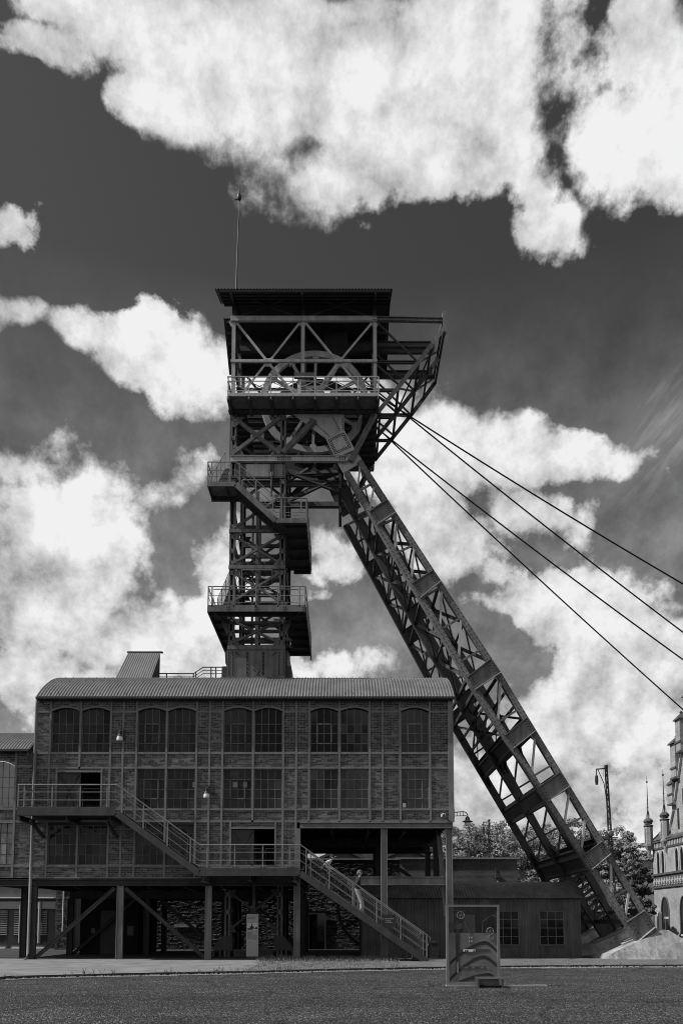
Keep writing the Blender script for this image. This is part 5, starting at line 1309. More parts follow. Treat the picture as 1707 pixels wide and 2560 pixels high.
# ------------------------------------------------------------------ corrugated shed with a barrel roof
def build_shed():
    sh = thing('corrugated_shed', 'low corrugated iron shed with barrel roof beside the strut footings', 'shed')
    Y = 32.5; x0, x1 = P(905, 2330, Y).x, P(1452, 2330, Y).x; zE = P(U0, 2246, Y).z
    wins = [(1236, 1296, 2279, 2361), (1346.5, 1408, 2279, 2361)]
    W = [(P(a, c, Y).x, P(b, c, Y).x, P(U0, d, Y).z, P(U0, c, Y).z) for a, b, c, d in wins]
    def sheet(xa, xb, za, zb, pit=.125):
        n = max(6, int((xb - xa) / pit * 6)); mb = MB(); vs = []
        for i in range(n + 1):
            x = xa + (xb - xa) * i / n; o = .018 * math.sin(2 * math.pi * x / pit); vs += [(x, Y + o, za), (x, Y + o, zb)]
        mb.add(vs, [(2 * i, 2 * i + 2, 2 * i + 3, 2 * i + 1) for i in range(n)]); mb.build('wall_sheet', 'shed_sheet', sh)
    edges = [x0] + [v for w in W for v in (w[0], w[1])] + [x1]
    for a, b in ((x0, x0 + (W[0][0] - x0) * .5), (x0 + (W[0][0] - x0) * .5 + .012, W[0][0]), (W[0][1], W[1][0]), (W[1][1], x1)): sheet(a, b, .02, zE - .02)
    for (a, b, c, d) in W:
        sheet(a, b, .02, c - .05, .105); sheet(a, b, d + .05, zE - .02, .105)
        glazing(sh, a, b, c - .04, d + .04, 3, 4, Y + .0, 0, 'glass_black', bar=.026, fm='window_bar', tilt=.004)
        B('window_sill', 'stringer', sh, 'box', (a - .03, Y - .05, c - .075), (b + .03, Y + .05, c - .042))
    YB = 37.0
    B('side_wall', 'shed_sheet', sh, 'box', (x1 - .04, Y + .03, .02), (x1, YB, zE + .3)); B('side_wall', 'shed_sheet', sh, 'box', (x0, Y + .03, .02), (x0 + .04, YB, zE + .3)); B('rear_wall', 'shed_sheet', sh, 'box', (x0 + .05, YB - .05, .02), (x1 - .05, YB, zE))
    half, rad = 2.5, 4.2; yc = Y - .18 + half; zc0 = zE - math.sqrt(rad * rad - half * half); a0 = math.asin(half / rad); vs = []; fs = []; mb = MB()
    xa, xb = x0 - .1, x1 + .12; pit = .125; nx = int((xb - xa) / pit * 6); na = 14
    for i in range(nx + 1):
        x = xa + (xb - xa) * i / nx; o = .018 * math.sin(2 * math.pi * x / pit)
        for j in range(na + 1): a = -a0 + 2 * a0 * j / na; vs.append((x, yc + (rad + o) * math.sin(a), zc0 + (rad + o) * math.cos(a)))
    for i in range(nx):
        for j in range(na): fs.append((i * (na + 1) + j, (i + 1) * (na + 1) + j, (i + 1) * (na + 1) + j + 1, i * (na + 1) + j + 1))
    mb.add(vs, fs); mb.build('roof', 'shed_roof', sh, smooth=True)
    mb = MB(); N = 18
    mb.prism([(x1 - .02, yc + (rad - .03) * math.sin(-a0 + 2 * a0 * k / N), zc0 + (rad - .03) * math.cos(-a0 + 2 * a0 * k / N)) for k in range(N + 1)], (.03, 0, 0)); mb.build('gable_sheet', 'shed_sheet', sh)
    mb = MB()
    mb.path([V(x1 + .13, yc + (rad + .03) * math.sin(-a0 + 2 * a0 * k / N), zc0 + (rad + .03) * math.cos(-a0 + 2 * a0 * k / N)) for k in range(N + 1)], .04, 6); mb.build('roof_edge', 'stringer', sh)
mat('shed_roof', .08, .13, 1.2, .6, .3, streak=(.3, 3))
build_shed()

# ------------------------------------------------------------------ yard wall: rough stone, then brick
def build_yard_wall():
    yw = thing('yard_wall', 'dark wall of rough stone and brick behind the hall and shed', 'wall')
    Y = 42.2; x0, xs, x1 = P(345, 2300, Y).x, P(935, 2300, Y).x, P(1293, 2200, Y + 2).x; zt = P(U0, 2150, Y).z; zs = 3.6
    B('backing', 'stone_gap', yw, 'box', (x0, Y, .02), (xs + 1.5, Y + .4, zt))
    B('backing', 'yard_brick', yw, 'box', (xs + 1.5, Y + 2, .02), (x1, Y + 2.4, P(U0, 2148, Y + 2).z))
    B('coping', 'kerb', yw, 'box', (xs + 1.4, Y + 1.9, P(U0, 2148, Y + 2).z), (x1 + .1, Y + 2.5, P(U0, 2148, Y + 2).z + .1))
    B('coping', 'kerb', yw, 'box', (x0, Y - .08, zt), (xs + 1.5, Y + .5, zt + .1))
    z = .05; n = 0; mb = MB(); big = []
    wx0, wx1, wz0, wz1 = P(757, 2300, Y).x, P(813, 2300, Y).x, P(U0, 2378, Y).z, P(U0, 2284, Y).z
    while z < zt - .03:
        h = random.uniform(.06, .11); x = x0 + random.uniform(-.2, 0)
        while x < xs + 1.5:
            w = random.uniform(.1, .34); a, b = max(x, x0) + .008, min(x + w, xs + 1.5) - .008; x += w
            if b - a < .05: continue
            if a < wx1 + .1 and b > wx0 - .1 and z < wz1 + .1 and z + h > wz0 - .05: continue
            pr = random.uniform(.02, .055); t = .012; zz1 = min(z + h, zt) - .008
            j = lambda s=.010: random.uniform(-s, s)
            vs = [(a, Y + .0, z + .006), (b, Y, z + .006), (b, Y, zz1), (a, Y, zz1)] + [(a + t, Y - pr + j(), z + .02), (b - t, Y - pr + j(), z + .02), (b - t, Y - pr + j(), zz1 - .012), (a + t, Y - pr + j(), zz1 - .012)]
            fs = [(4, 5, 6), (4, 6, 7), (0, 1, 5, 4), (1, 2, 6, 5), (2, 3, 7, 6), (3, 0, 4, 7)]
            big.append(((b - a) * (zz1 - z), vs, fs))
        z += h
    big.sort(key=lambda q: -q[0])
    for i, (ar, vs, fs) in enumerate(big):
        c = P(U0, 2300, Y)
        if i < 300:
            m2 = MB(); m2.add(vs, fs); m2.build('stone', 'stone', yw)
        else: mb.add(vs, fs)
    tag(mb.build('stone_courses', 'stone', yw), kind='stuff')
    # display window let into the wall
    fr = MB(); 
    for a, b in (((wx0, wz0), (wx1, wz0)), ((wx1, wz0), (wx1, wz1)), ((wx1, wz1), (wx0, wz1)), ((wx0, wz1), (wx0, wz0))): fr.beam((a[0], Y - .1, a[1]), (b[0], Y - .1, b[1]), .08, .08, (0, 1, 0))
    w = fr.build('display_window', 'stringer', yw)
    B('pane', 'glass_black', w, 'box', (wx0, Y - .09, wz0), (wx1, Y - .08, wz1)); B('mullion', 'black_iron', w, 'box', (wx0 + .3, Y - .12, wz0), (wx0 + .36, Y - .06, wz1))
    B('stone_plaque', 'kerb', yw, 'box', (P(437, 2312, Y).x, Y - .14, P(U0, 2318, Y).z), (P(492, 2312, Y).x, Y - .05, P(U0, 2311, Y).z))
    # rain pipe with hopper on the brick part
    p = P(1240, 2150, Y + 1.8); q = P(1246, 2240, Y + 1.8)
    B('rain_pipe', 'post_steel', yw, 'tube', (q.x, Y + 1.9, .1), (q.x, Y + 1.9, P(U0, 2196, Y + 2).z), .06, 8); B('rain_hopper', 'stringer', yw, 'box', (q.x - .18, Y + 1.78, P(U0, 2196, Y + 2).z), (q.x + .14, Y + 1.98, P(U0, 2187, Y + 2).z)); B('conduit', 'stringer', yw, 'tube', (q.x - .15, Y + 1.97, P(U0, 2187, Y + 2).z), (q.x - .15, Y + 1.97, P(U0, 2146, Y + 2).z), .015, 6)
build_yard_wall()
# big spoked wheel leaning at the wall
def spoked_wheel():
    w = thing('spoked_wheel', 'huge dark cast iron wheel standing behind the stairs', 'wheel')
    Y = 38.0; c = P(951, 2268, Y); Rr = 110 * Y / FPX; N = 48
    prof = [(Rr, -.12), (Rr, .12), (Rr - .17, .12), (Rr - .17, -.12)]; mb = MB(); vs = []; fs = []
    for k in range(N):
        a = 2 * math.pi * k / N
        for r, h in prof: vs.append((c.x + r * math.sin(a), Y + h, c.z + r * math.cos(a)))
    for k in range(N):
        for j in range(4): fs.append((k * 4 + j, k * 4 + (j + 1) % 4, ((k + 1) % N) * 4 + (j + 1) % 4, ((k + 1) % N) * 4 + j))
    mb.add(vs, fs); mb.build('rim', 'black_iron', w)
    for k in range(8):
        a = 2 * math.pi * (k + .35) / 8; d = V(math.sin(a), 0, math.cos(a)); B('spoke', 'black_iron', w, 'beam', c + d * .25, c + d * (Rr - .15), .16, .12, (0, 1, 0))
    B('hub', 'black_iron', w, 'lathe', c + V(0, -.3, 0), [(.1, 0), (.32, 0), (.34, .6), (.1, .6)], 16, (0, 1, 0))
    B('stand', 'black_iron', w, 'box', (c.x - .25, Y - .3, 0), (c.x + .25, Y + .3, c.z - Rr + .05))
spoked_wheel()

# dark service room under the hall
sr = thing('service_room', 'black closed room between the columns under the brick hall', 'room')
a, b = P(198, 2300, 35.6).x, P(343, 2300, 35.6).x
B('wall', 'dark_void', sr, 'box', (a, 35.8, 0), (b, 39.5, Z_BEAM - .05)); B('door', 'black_iron', sr, 'box', (a + 1.0, 35.75, .02), (a + 2.1, 35.79, 2.2)); B('notice', 'sign_dark', sr, 'box', (a + .55, 35.76, 1.1), (a + .75, 35.79, 1.35)); B('notice', 'sign_dark', sr, 'box', (a + 2.3, 35.76, 1.0), (a + 2.6, 35.79, 1.45))

# ------------------------------------------------------------------ shuttered building seen under the hall at far left
def build_shutters():
    s = thing('shuttered_building', 'pale building with roller shutters seen under the hall at left', 'building')
    Y = 44.0; pp = lambda u, v: P(u, v, Y)
    x0, x1 = pp(-150, 2300).x, pp(139, 2300).x
    B('wall', 'render_wall', s, 'box', (x0, Y, 0), (x1, Y + 5, pp(0, 2150).z))
    B('fascia', 'shutter', s, 'box', (x0, Y - .15, pp(0, 2272).z), (x1, Y - .001, pp(0, 2254).z)); B('cornice', 'sign_white', s, 'box', (x0, Y - .3, pp(0, 2246).z), (x1, Y - .001, pp(0, 2243).z))
    for (u0, u1) in ((-60, 21), (38, 66), (84, 120)):
        z1, z0 = pp(0, 2275).z, pp(0, 2338).z; a, b = pp(u0, 2300).x, pp(u1, 2300).x
        sh = B('roller_shutter', 'beam_dark', s, 'box', (a, Y - .04, z0), (b, Y - .01, z1)); n = 14; mb = MB()
        for k in range(n): z = z0 + (z1 - z0) * k / n; mb.box((a, Y - .09, z + .02), (b, Y - .042, z + (z1 - z0) / n * .6))
        tag(mb.build('shutter_slats', 'shutter', sh), kind='stuff')
        B('shutter_box', 'beam_dark', s, 'box', (a, Y - .03, .3), (b, Y - .01, z0 - .05))
        B('sill', 'sign_white', s, 'box', (a, Y - .3, pp(0, 2371).z), (b, Y - .04, pp(0, 2367).z))
    for u in (54, 103): a = pp(u, 2300).x; B('pipe', 'shutter', s, 'tube', (a, Y - .2, .4), (a, Y - .2, pp(0, 2255).z), .05 if u == 54 else .09, 8)
    pr = thing('stone_pier', 'narrow rough stone pier with a white pipe seen under the hall', 'pier')
    Y = 41.5; a, b = P(140, 2300, Y).x, P(182, 2300, Y).x; z = .05; mb = MB()
    B('core', 'stone_gap', pr, 'box', (a, Y, 0), (b, Y + .5, 4))
    while z < 4:
        h = random.uniform(.1, .18); x = a
        while x < b:
            w = random.uniform(.15, .4); e = min(x + w, b); 
            if e - x > .05: m2 = MB(); m2.box((x + .01, Y - random.uniform(.03, .1), z), (e - .01, Y, z + h - .015)); m2.build('stone', 'stone', pr)
            x += w
        z += h
    x = P(161, 2300, Y).x; B('pipe', 'sign_white', pr, 'tube', (x, Y - .18, 1.0), (x, Y - .18, 4), .04, 8)
build_shutters()
# gabled house whose pediments show over the yard wall
def build_gables():
    for (u0, u1, lab) in ((810, 900, 'dark gabled house behind the yard wall, seen above the staircase'), (960, 1075, 'dark gabled house behind the yard wall, seen beside the column')):
        g = thing('gabled_house', lab, 'house', 'gabled houses behind the yard wall')
        Y = 62.0; x0, x1 = P(u0, 2150, Y).x, P(u1, 2150, Y).x; ze = P(U0, 2146, Y).z; zr = P(U0, 2126, Y).z; xm = (x0 + x1) / 2
        mb = MB(); mb.prism([(x0, Y, 0), (x1, Y, 0), (x1, Y, ze), (xm, Y, zr), (x0, Y, ze)], (0, 8, 0)); mb.build('wall', 'render_wall', g)
        for s in (0, 1):
            xa = x0 - .5 if s == 0 else x1 + .5; B('roof', 'slate', g, 'prism', [(xa, Y - .4, ze - .2), (xm, Y - .4, zr + .05), (xm, Y - .4, zr + .3), (xa, Y - .4, ze + .05)], (0, 8.8, 0))
    bk = thing('rear_block', 'plain brick block with dark windows far behind the yard wall', 'building')
    Y = 72; x0, x1 = P(820, 2100, Y).x, P(1120, 2100, Y).x; B('wall', 'yard_brick', bk, 'box', (x0, Y, 0), (x1, Y + 8, P(U0, 2085, Y).z))
    for u in (880, 940, 1000, 1060): B('window', 'glass_black', bk, 'box', (P(u, 2110, Y).x, Y - .05, P(U0, 2142, Y).z), (P(u + 18, 2110, Y).x, Y - .01, P(U0, 2112, Y).z))
build_gables()

# ------------------------------------------------------------------ neo-gothic brick building at the right edge
def build_gothic():
    g = thing('gothic_building', 'ornate brick building with lancet windows, turrets and stepped gable at right edge', 'building')
    X = 25.3
    def W(u, v):        # point on the wall plane x = X
        xc, yc = (u - U0) / FPX, (V0 - v) / FPX; t = X / xc
        return V(X, (CP - yc * SP) * t, ZC + (SP + yc * CP) * t)
    YE = W(1633, 2200).y; YN = 38.0
    zE = W(1640, 2107).z; zB1, zB0 = W(1640, 2190).z, W(1640, 2218).z
    B('wall', 'gothic_brick', g, 'box', (X, YN, 0), (X + 12, YE, zE))
    for z, h, o, m in ((zB1, .16, .14, 'slate'), (zB0 - .1, .14, .12, 'slate'), (zE - .04, .16, .2, 'slate'), (.6, .15, .08, 'gothic_trim')): B('string_course', m, g, 'box', (X - o, YN, z), (X - .001, YE + .1, z + h))
    # white ornament band: little interlaced hooks
    n = 26; y = YE - .15
    B('frieze', 'slate', g, 'box', (X - .02, YN, zB0 + .04), (X - .002, YE, zB1))
    h = zB1 - zB0 - .1; y = YE - .1; c = 0
    while y > 50:
        mb = MB(); w = .34
        mb.path([V(X - .05, y, zB0 + .1), V(X - .05, y - w * .5, zB0 + .12), V(X - .05, y - w * .75, zB0 + h * .5), V(X - .05, y - w * .4, zB0 + h * .8), V(X - .05, y - w * .05, zB0 + h * .6), V(X - .05, y - w * .2, zB0 + h * .3)], .05, 5)
        mb.build('frieze_scroll', 'gothic_trim', g); y -= .46; c += 1
    y = YE - .1; k = 0
    while y > 50:           # dentils below the eaves
        B('dentil', 'gothic_trim', g, 'box', (X - .12, y - .1, zE - .45), (X - .001, y, zE - .06)); y -= .27
    B('corbel_band', 'slate', g, 'box', (X - .06, YN, zE - .58), (X - .002, YE, zE - .46))
    # windows: pointed arches
    def pointed(yc, w, z0, z1, name='lancet_window', n=8, deep=.18, door=False):
        pts = [(yc - w / 2, z0), (yc + w / 2, z0)]; rise = w * .9; zs = z1 - rise
        for k in range(n + 1): a = k / n; pts.append((yc + w / 2 * math.cos(a * math.pi / 2) ** .8, zs + rise * math.sin(a * math.pi / 2)))
        for k in range(n - 1, -1, -1): a = k / n; pts.append((yc - w / 2 * math.cos(a * math.pi / 2) ** .8, zs + rise * math.sin(a * math.pi / 2)))
        mb = MB(); mb.prism([(X - .012, y_, z_) for y_, z_ in pts], (.01, 0, 0)); o = mb.build(name, 'glass_black', g)
        ring = [V(X - .03, y_, z_) for y_, z_ in pts]; mb = MB(); mb.path(ring[1:] + [ring[0]], .06, 5); mb.build('window_surround', 'slate' if door else 'gothic_trim', o)
        if not door: B('window_sill', 'gothic_trim', o, 'box', (X - .12, yc - w / 2 - .05, z0 - .08), (X - .013, yc + w / 2 + .05, z0))
        else:
            B('transom', 'gothic_trim', o, 'box', (X - .05, yc - w / 2, z0 + (z1 - z0) * .45), (X - .013, yc + w * .1, z0 + (z1 - z0) * .5)); B('mullion', 'steel', o, 'box', (X - .05, yc - .03, z0), (X - .013, yc + .03, zs))
    w1 = W(1646, 2160).y; w2 = W(1657.5, 2160).y; zt, zb = W(1650, 2128).z, W(1652, 2186).z
    sp = W(1650, 2160).y - W(1697, 2160).y
    for k in range(5):
        for yc in (w1, w2): pointed(yc - k * sp, .55, zb, zt)
    d1 = W(1663, 2290).y; zt, zb = W(1660, 2243).z, W(1664, 2322).z
    for k in range(5): pointed(d1 - k * sp, 1.35, zb - .6, zt, 'pointed_window', door=True)
    # roof behind the eaves
    B('roof', 'slate', g, 'prism', [(X - .2, YN, zE + .1), (X + 6, YN, zE + 6.2), (X + 12, YN, zE + .1)], (0, YE - YN + .2, 0))
    # corner turrets
    def turret(u, v_bot, v_top, v_cap, v_tip, w):
        c = W(u, v_bot); y = min(c.y, YE - .15); r = w / 2; z0, z1, z2, z3 = c.z, W(u, v_top).z, W(u, v_cap).z, W(u, v_tip).z; cx = X - r * .3 if c.y < YE else X - r * 1.0
        t = MB(); t.lathe((cx, y, z0), [(.06, -1.0), (r * .5, -.5), (r * 1.1, -.12), (r * 1.15, 0)], 8); tt = t.build('turret', 'gothic_brick', g)
        B('turret_shaft', 'gothic_brick', tt, 'lathe', (cx, y, z0 + .001), [(r, 0), (r, z1 - z0)], 8)
        B('turret_ring', 'slate', tt, 'lathe', (cx, y, z1 + .001), [(r * 1.0, 0), (r * 1.15, .08), (r * 1.15, .14), (r * 1.0, .16)], 8)
        B('turret_lantern', 'slate', tt, 'lathe', (cx, y, z1 + .242), [(r * .92, 0), (r * .92, z2 - z1 - .5), (r * 1.15, z2 - z1 - .42), (r * 1.1, z2 - z1 - .34), (r * .8, z2 - z1 - .2), (.06, z2 - z1 - .1)], 8)
        for k in range(4):
            a = k * math.pi / 2 + .2; B('turret_slit', 'gothic_trim', tt, 'box', (cx - r * .98 - .03, y - .05 - .25 + .17 * k, z0 + .15), (cx - r * .9, y + .05 - .25 + .17 * k, z1 - .15)) if k == 1 else None
        B('spire', 'black_iron', tt, 'tube', (cx, y, z2), (cx, y, z3), .055, 6, .014); B('spire_ball', 'black_iron', tt, 'lathe', (cx, y, z3 - .45), [(.02, -.08), (.07, -.04), (.085, 0), (.07, .04), (.02, .08)], 8)
        for f in (.28, .45): B('spire_collar', 'black_iron', tt, 'lathe', (cx, y, z2 + (z3 - z2) * f), [(.04, 0), (.09, .02), (.04, .05)], 6)
        for k in range(4): a = k * math.pi / 2 + .6; B('spire_stay', 'black_iron', tt, 'tube', (cx + r * .6 * math.cos(a), y + r * .6 * math.sin(a), z2), (cx, y, z2 + (z3 - z2) * .26), .015, 4)
    turret(1618, 2115, 2072, 2053, 1945, .7)
    turret(1665, 2100, 2052, 2033, 1920, .68)
    # stepped gable rising to the right, with pinnacles
    def pt(u, v): p = W(u, v); return (X + .05, p.y, p.z)
    steps = [(1674, 2108), (1677, 2010), (1684, 2008), (1684, 1955), (1692, 1953), (1692, 1895), (1699, 1893), (1699, 1830), (1720, 1825), (1720, 1770), (1745, 1765), (1745, 2108)]
    mb = MB(); mb.prism([pt(u, v) for u, v in steps], (.5, 0, 0)); gb = mb.build('stepped_gable', 'gothic_brick', g)
    def pinn(u0, u1, vb, vt, vtip):
        a, b = W(u0, vb), W(u1, vb); y0, y1 = b.y, a.y; z0, z1, z2 = a.z, W(u0, vt).z, W(u0, vtip).z; ym = (y0 + y1) / 2; w = (y1 - y0) / 2
        p = B('pinnacle', 'gothic_brick', g, 'box', (X - .25, y0, z0), (X + .4, y1, z1)); B('pinnacle_cap', 'slate', p, 'lathe', (X + .07, ym, z1), [(w * 1.7, -.05), (w * 1.6, .05), (w * .6, (z2 - z1) * .6), (.05, (z2 - z1) * .8)], 4); B('pinnacle_ball', 'black_iron', p, 'lathe', (X + .07, ym, z1 + (z2 - z1) * .85), [(.03, -.12), (.11, -.04), (.12, .03), (.03, .14)], 8)
        for v in (vb - 25, vb): z = W(u0, v).z; B('string_course', 'slate', p, 'box', (X - .31, y0 - .06, z), (X - .251, y1 + .06, z + .14))
    pinn(1677.5, 1688, 2015, 1961, 1941); pinn(1684.5, 1697, 1950, 1860, 1840); pinn(1697, 1709, 1885, 1800, 1780); pinn(1718, 1730, 1830, 1740, 1720)
    for (u, v0, v1) in ((1694, 2072, 2020), (1706, 2010, 1970)): 
        p, q = W(u, v0), W(u, v1); B('gable_slit', 'glass_black', gb, 'box', (X + .03, p.y - .15, p.z), (X + .049, p.y + .15, q.z))
    for (u0, v0, u1, v1) in ((1676, 2060, 1683, 2025), (1687, 2000, 1693, 1955), (1696, 1940, 1702, 1895)):
        p, q = W(u0, v0), W(u1, v1); B('gable_trim', 'gothic_trim', gb, 'beam', p + V(-.05, 0, 0), q + V(-.05, 0, 0), .1, .16, (1, 0, 0))
    for k in range(6):
        y = YE - .6 - k * .42; B('roof_cresting', 'gothic_trim', g, 'beam', (X + .3, y, zE + .25), (X + .3, y - .25, zE + .75), .14, .1)
    B('eave_tile', 'slate', g, 'prism', [(X - .25, YE - 3.6, zE + .13), (X + .5, YE - 3.6, zE + .75), (X + .5, YE - 3.6, zE + .15)], (0, 3.8, 0))
    p = W(1684, 2330); B('marker_board', 'sign_white', g, 'box', (X - 1.2, p.y - .2, 0), (X - 1.0, p.y + .2, 2.4))
build_gothic()
# small houses behind the trees
for (u, v0, v1, w, Y, lab) in ((1590, 2212, 2235, 40, 75, 'pale roofed little house half hidden by bushes'), (1600, 2118, 2150, 60, 95, 'distant house with chimney behind the trees')):
    h = thing('small_house', lab, 'house'); x = P(u, v0, Y).x; hw = w / 2 * Y / FPX; ze, zr = P(u, v1, Y).z, P(u, v0, Y).z
    B('wall', 'gothic_brick', h, 'box', (x - hw, Y, 0), (x + hw, Y + 6, ze)); B('roof', 'roof_tile', h, 'add', [(x - hw - .3, Y - .3, ze), (x + hw + .3, Y - .3, ze), (x + hw + .3, Y + 6.3, ze), (x - hw - .3, Y + 6.3, ze), (x - hw * .4, Y + 3, zr), (x + hw * .2, Y + 3, zr)], [(0, 1, 5, 4), (1, 2, 5), (2, 3, 4, 5), (3, 0, 4)])
    B('chimney', 'gothic_brick', h, 'box', (x - hw * .5, Y + 2, ze), (x - hw * .1, Y + 2.8, zr + 1.2)); B('window', 'glass_black', h, 'box', (x - .4, Y - .03, ze - 2.2), (x + .4, Y - .005, ze - .8))
# ------------------------------------------------------------------ trees
def tree(name, label, u, v_top, v_mid, ru, Y, n_cl=150, per=75, seed=1, leafm='leaf', leaf=.22, squash=1.0, group='trees behind the yard'):
    rnd = random.Random(seed); t = thing(name, label, 'tree', group)
    c = P(u, v_mid, Y); top = P(u, v_top, Y); rx = ru * Y / FPX; rz = (top.z - c.z)
    base = V(c.x, Y, 0)
    mb = MB(); pts = [base + V(0, 0, -.1), base + V(.05, 0, c.z * .4), V(c.x - .1, Y, c.z * .75), V(c.x, Y, c.z + rz * .5)]
    mb.path(pts, [.34, .27, .2, .05], 8); mb.build('trunk', 'bark', t, smooth=True)
    limbs = []
    for k in range(9):
        a = rnd.uniform(0, 6.28); e = rnd.uniform(.1, 1.1); st = pts[1].lerp(pts[3], rnd.uniform(.1, .8))
        en = V(c.x + rx * .8 * math.cos(a) * math.cos(e), Y + rx * .8 * math.sin(a) * math.cos(e), c.z + rz * .75 * math.sin(e))
        mid = st.lerp(en, .5) + V(0, 0, .25); m2 = MB(); m2.path([st, mid, en], [.11, .07, .02], 6); m2.build('limb', 'bark', t, smooth=True); limbs.append(en)
    vs = []; fs = []
    for k in range(n_cl):
        # clumps: most near the surface of an uneven crown
        a = rnd.uniform(0, 6.28); s = rnd.uniform(-.75, 1); q = math.sqrt(max(0, 1 - s * s)); f = rnd.uniform(.55, 1.0) if k % 4 else rnd.uniform(.2, .6)
        f *= 1 + .16 * math.sin(a * 3 + seed) * q + rnd.uniform(-.08, .1)
        cc = V(c.x + rx * f * q * math.cos(a), Y + rx * f * q * math.sin(a), c.z + rz * f * s * (1 if s > 0 else 1.15) * squash)
        R_ = rnd.uniform(.5, 1.0) * rx * .23
        for j in range(per):
            d = V(rnd.gauss(0, 1), rnd.gauss(0, 1), rnd.gauss(0, .7)); d = d.normalized() * R_ * rnd.random() ** .3; d.z *= .7
            p = cc + d; L = leaf * rnd.uniform(.55, 1.25)
            nrm = (d.normalized() * 1.1 + V(rnd.uniform(-.5, .5), rnd.uniform(-.5, .5), rnd.uniform(.2, .9))).normalized()
            e1 = nrm.orthogonal().normalized(); e1 = (Matrix.Rotation(rnd.uniform(0, 6.28), 3, nrm) @ e1); e2 = nrm.cross(e1)
            o = len(vs); vs += [p - e1 * L * .5, p + e2 * L * .28 - e1 * .05 * L, p + e1 * L * .5 - nrm * L * .12, p - e2 * L * .28 - e1 * .05 * L]; fs.append((o, o + 1, o + 2, o + 3))
    mb = MB(); mb.add(vs, fs); tag(mb.build('crown', leafm, t), kind='stuff')
    return t
tree('leafy_tree', 'round leafy tree over the brick yard wall, left of the strut', 1175, 2052, 2140, 120, 66, 190, 170, 3)
tree('leafy_tree', 'pale leafy tree seen through the lower portal of the strut', 1330, 2045, 2140, 110, 74, 180, 160, 5)
tree('leafy_tree', 'leafy tree behind the upper strut foot beside the lamp mast', 1440, 2050, 2150, 95, 70, 170, 150, 8)
tree('leafy_tree', 'tall leafy tree between the lamp mast and the gothic turret', 1545, 2068, 2170, 75, 66, 170, 150, 11)
tree('dark_tree', 'dark leafy tree in front of the gothic building corner', 1592, 2140, 2215, 46, 62, 100, 120, 14, 'leaf_dark', .2)
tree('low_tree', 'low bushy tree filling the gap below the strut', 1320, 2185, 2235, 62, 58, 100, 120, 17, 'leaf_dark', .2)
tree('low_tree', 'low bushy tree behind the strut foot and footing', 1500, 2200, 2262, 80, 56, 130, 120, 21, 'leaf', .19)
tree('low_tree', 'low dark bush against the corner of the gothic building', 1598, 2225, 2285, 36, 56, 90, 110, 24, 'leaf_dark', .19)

# ------------------------------------------------------------------ lattice lamp masts
def lamp_mast(label, u0, v0, u1, v1, Y, w0, w1, flood):
    m = thing('lamp_mast', label, 'lamp mast', 'lattice lamp masts')
    t, b = P(u0, v0, Y), P(u1, v1, Y); b = V(b.x, Y, 0) if v1 > 2200 else b
    base = V(t.x + (b.x - t.x) * 1.0, Y, 0)
    k = Y / FPX; hw0, hw1 = w0 * k / 2, w1 * k / 2
    cs = [[V(t.x + sx * hw0, Y + sy * hw0, t.z), V(base.x + sx * hw1, Y + sy * hw1, 0)] for sx, sy in ((-1, -1), (1, -1), (1, 1), (-1, 1))]
    for a, c in cs: B('mast_chord', 'black_iron', m, 'beam', a, c, .04, .04, (0, 1, 0))
    n = 15
    for i in range(n):
        f0, f1 = i / n, (i + 1) / n
        for s in range(4):
            a, c = cs[s], cs[(s + 1) % 4]
            if s in (0, 2):
                B('mast_brace', 'black_iron', m, 'beam', a[0].lerp(a[1], f0), c[0].lerp(c[1], f1), .016, .016, (0, 1, 0)); B('mast_brace', 'black_iron', m, 'beam', c[0].lerp(c[1], f0), a[0].lerp(a[1], f1), .016, .016, (0, 1, 0))
            B('mast_brace', 'black_iron', m, 'beam', a[0].lerp(a[1], f1), c[0].lerp(c[1], f1), .016, .016, (0, 1, 0))
    B('mast_cap', 'black_iron', m, 'box', t - V(hw0 + .03, hw0 + .03, .05), t + V(hw0 + .03, hw0 + .03, .12))
    e = t + V(-25 * k * (1 if w0 > 3 else .6), 0, -.12); B('arm', 'black_iron', m, 'beam', t + V(0, 0, -.08), e, .05, .07)
    mb = MB(); mb.path([e + V(.1, 0, -.04), e.lerp(t, .35) + V(0, 0, -.35), e.lerp(t, .75) + V(0, 0, -1.0), V(t.x - hw0, Y, t.z - 1.9)], .025, 6); mb.build('arm_bow', 'black_iron', m)
    for f in (.55, .7, .85): p = e.lerp(t, f); B('arm_bar', 'black_iron', m, 'beam', p, p + V(0, 0, -.1 - .9 * (f - .3) ** 1.3 * 1.6), .015, .015, (0, 1, 0))
    B('lamp_hanger', 'black_iron', m, 'tube', e, e + V(0, 0, -.35), .03, 6); B('lamp_shade', 'black_iron', m, 'lathe', e + V(0, 0, -.95), [(.08, 0), (.1, .25), (.09, .5), (.04, .62)], 10)
    if flood:
        for (du, dv) in ((4, 2083), (-8, 2092)):
            p = P(u0 + 8 + du, dv, Y - .4); fl = B('floodlight', 'black_iron', m, 'lathe', p + V(0, .3, 0), [(.08, 0), (.18, .1), (.2, .22), (.17, .24)], 12, (0, -1, 0)); B('floodlight_lens', 'glass_pale', fl, 'lathe', p + V(0, -.02, 0), [(.17, 0), (.15, .02), (.02, .03)], 12, (0, -1, 0))
        p = P(u0 + 6, 2095, Y); B('lamp_crossbar', 'black_iron', m, 'beam', p + V(-.4, -.15, 0), p + V(.5, -.15, 0), .06, .06)
lamp_mast('tall lattice lamp mast rising right of the strut', 1514, 1918, 1536, 2250, 44.0, 4.5, 11, True)
lamp_mast('distant thin lattice lamp mast in front of the trees', 1222, 2052, 1220, 2250, 60.0, 3, 5, False)

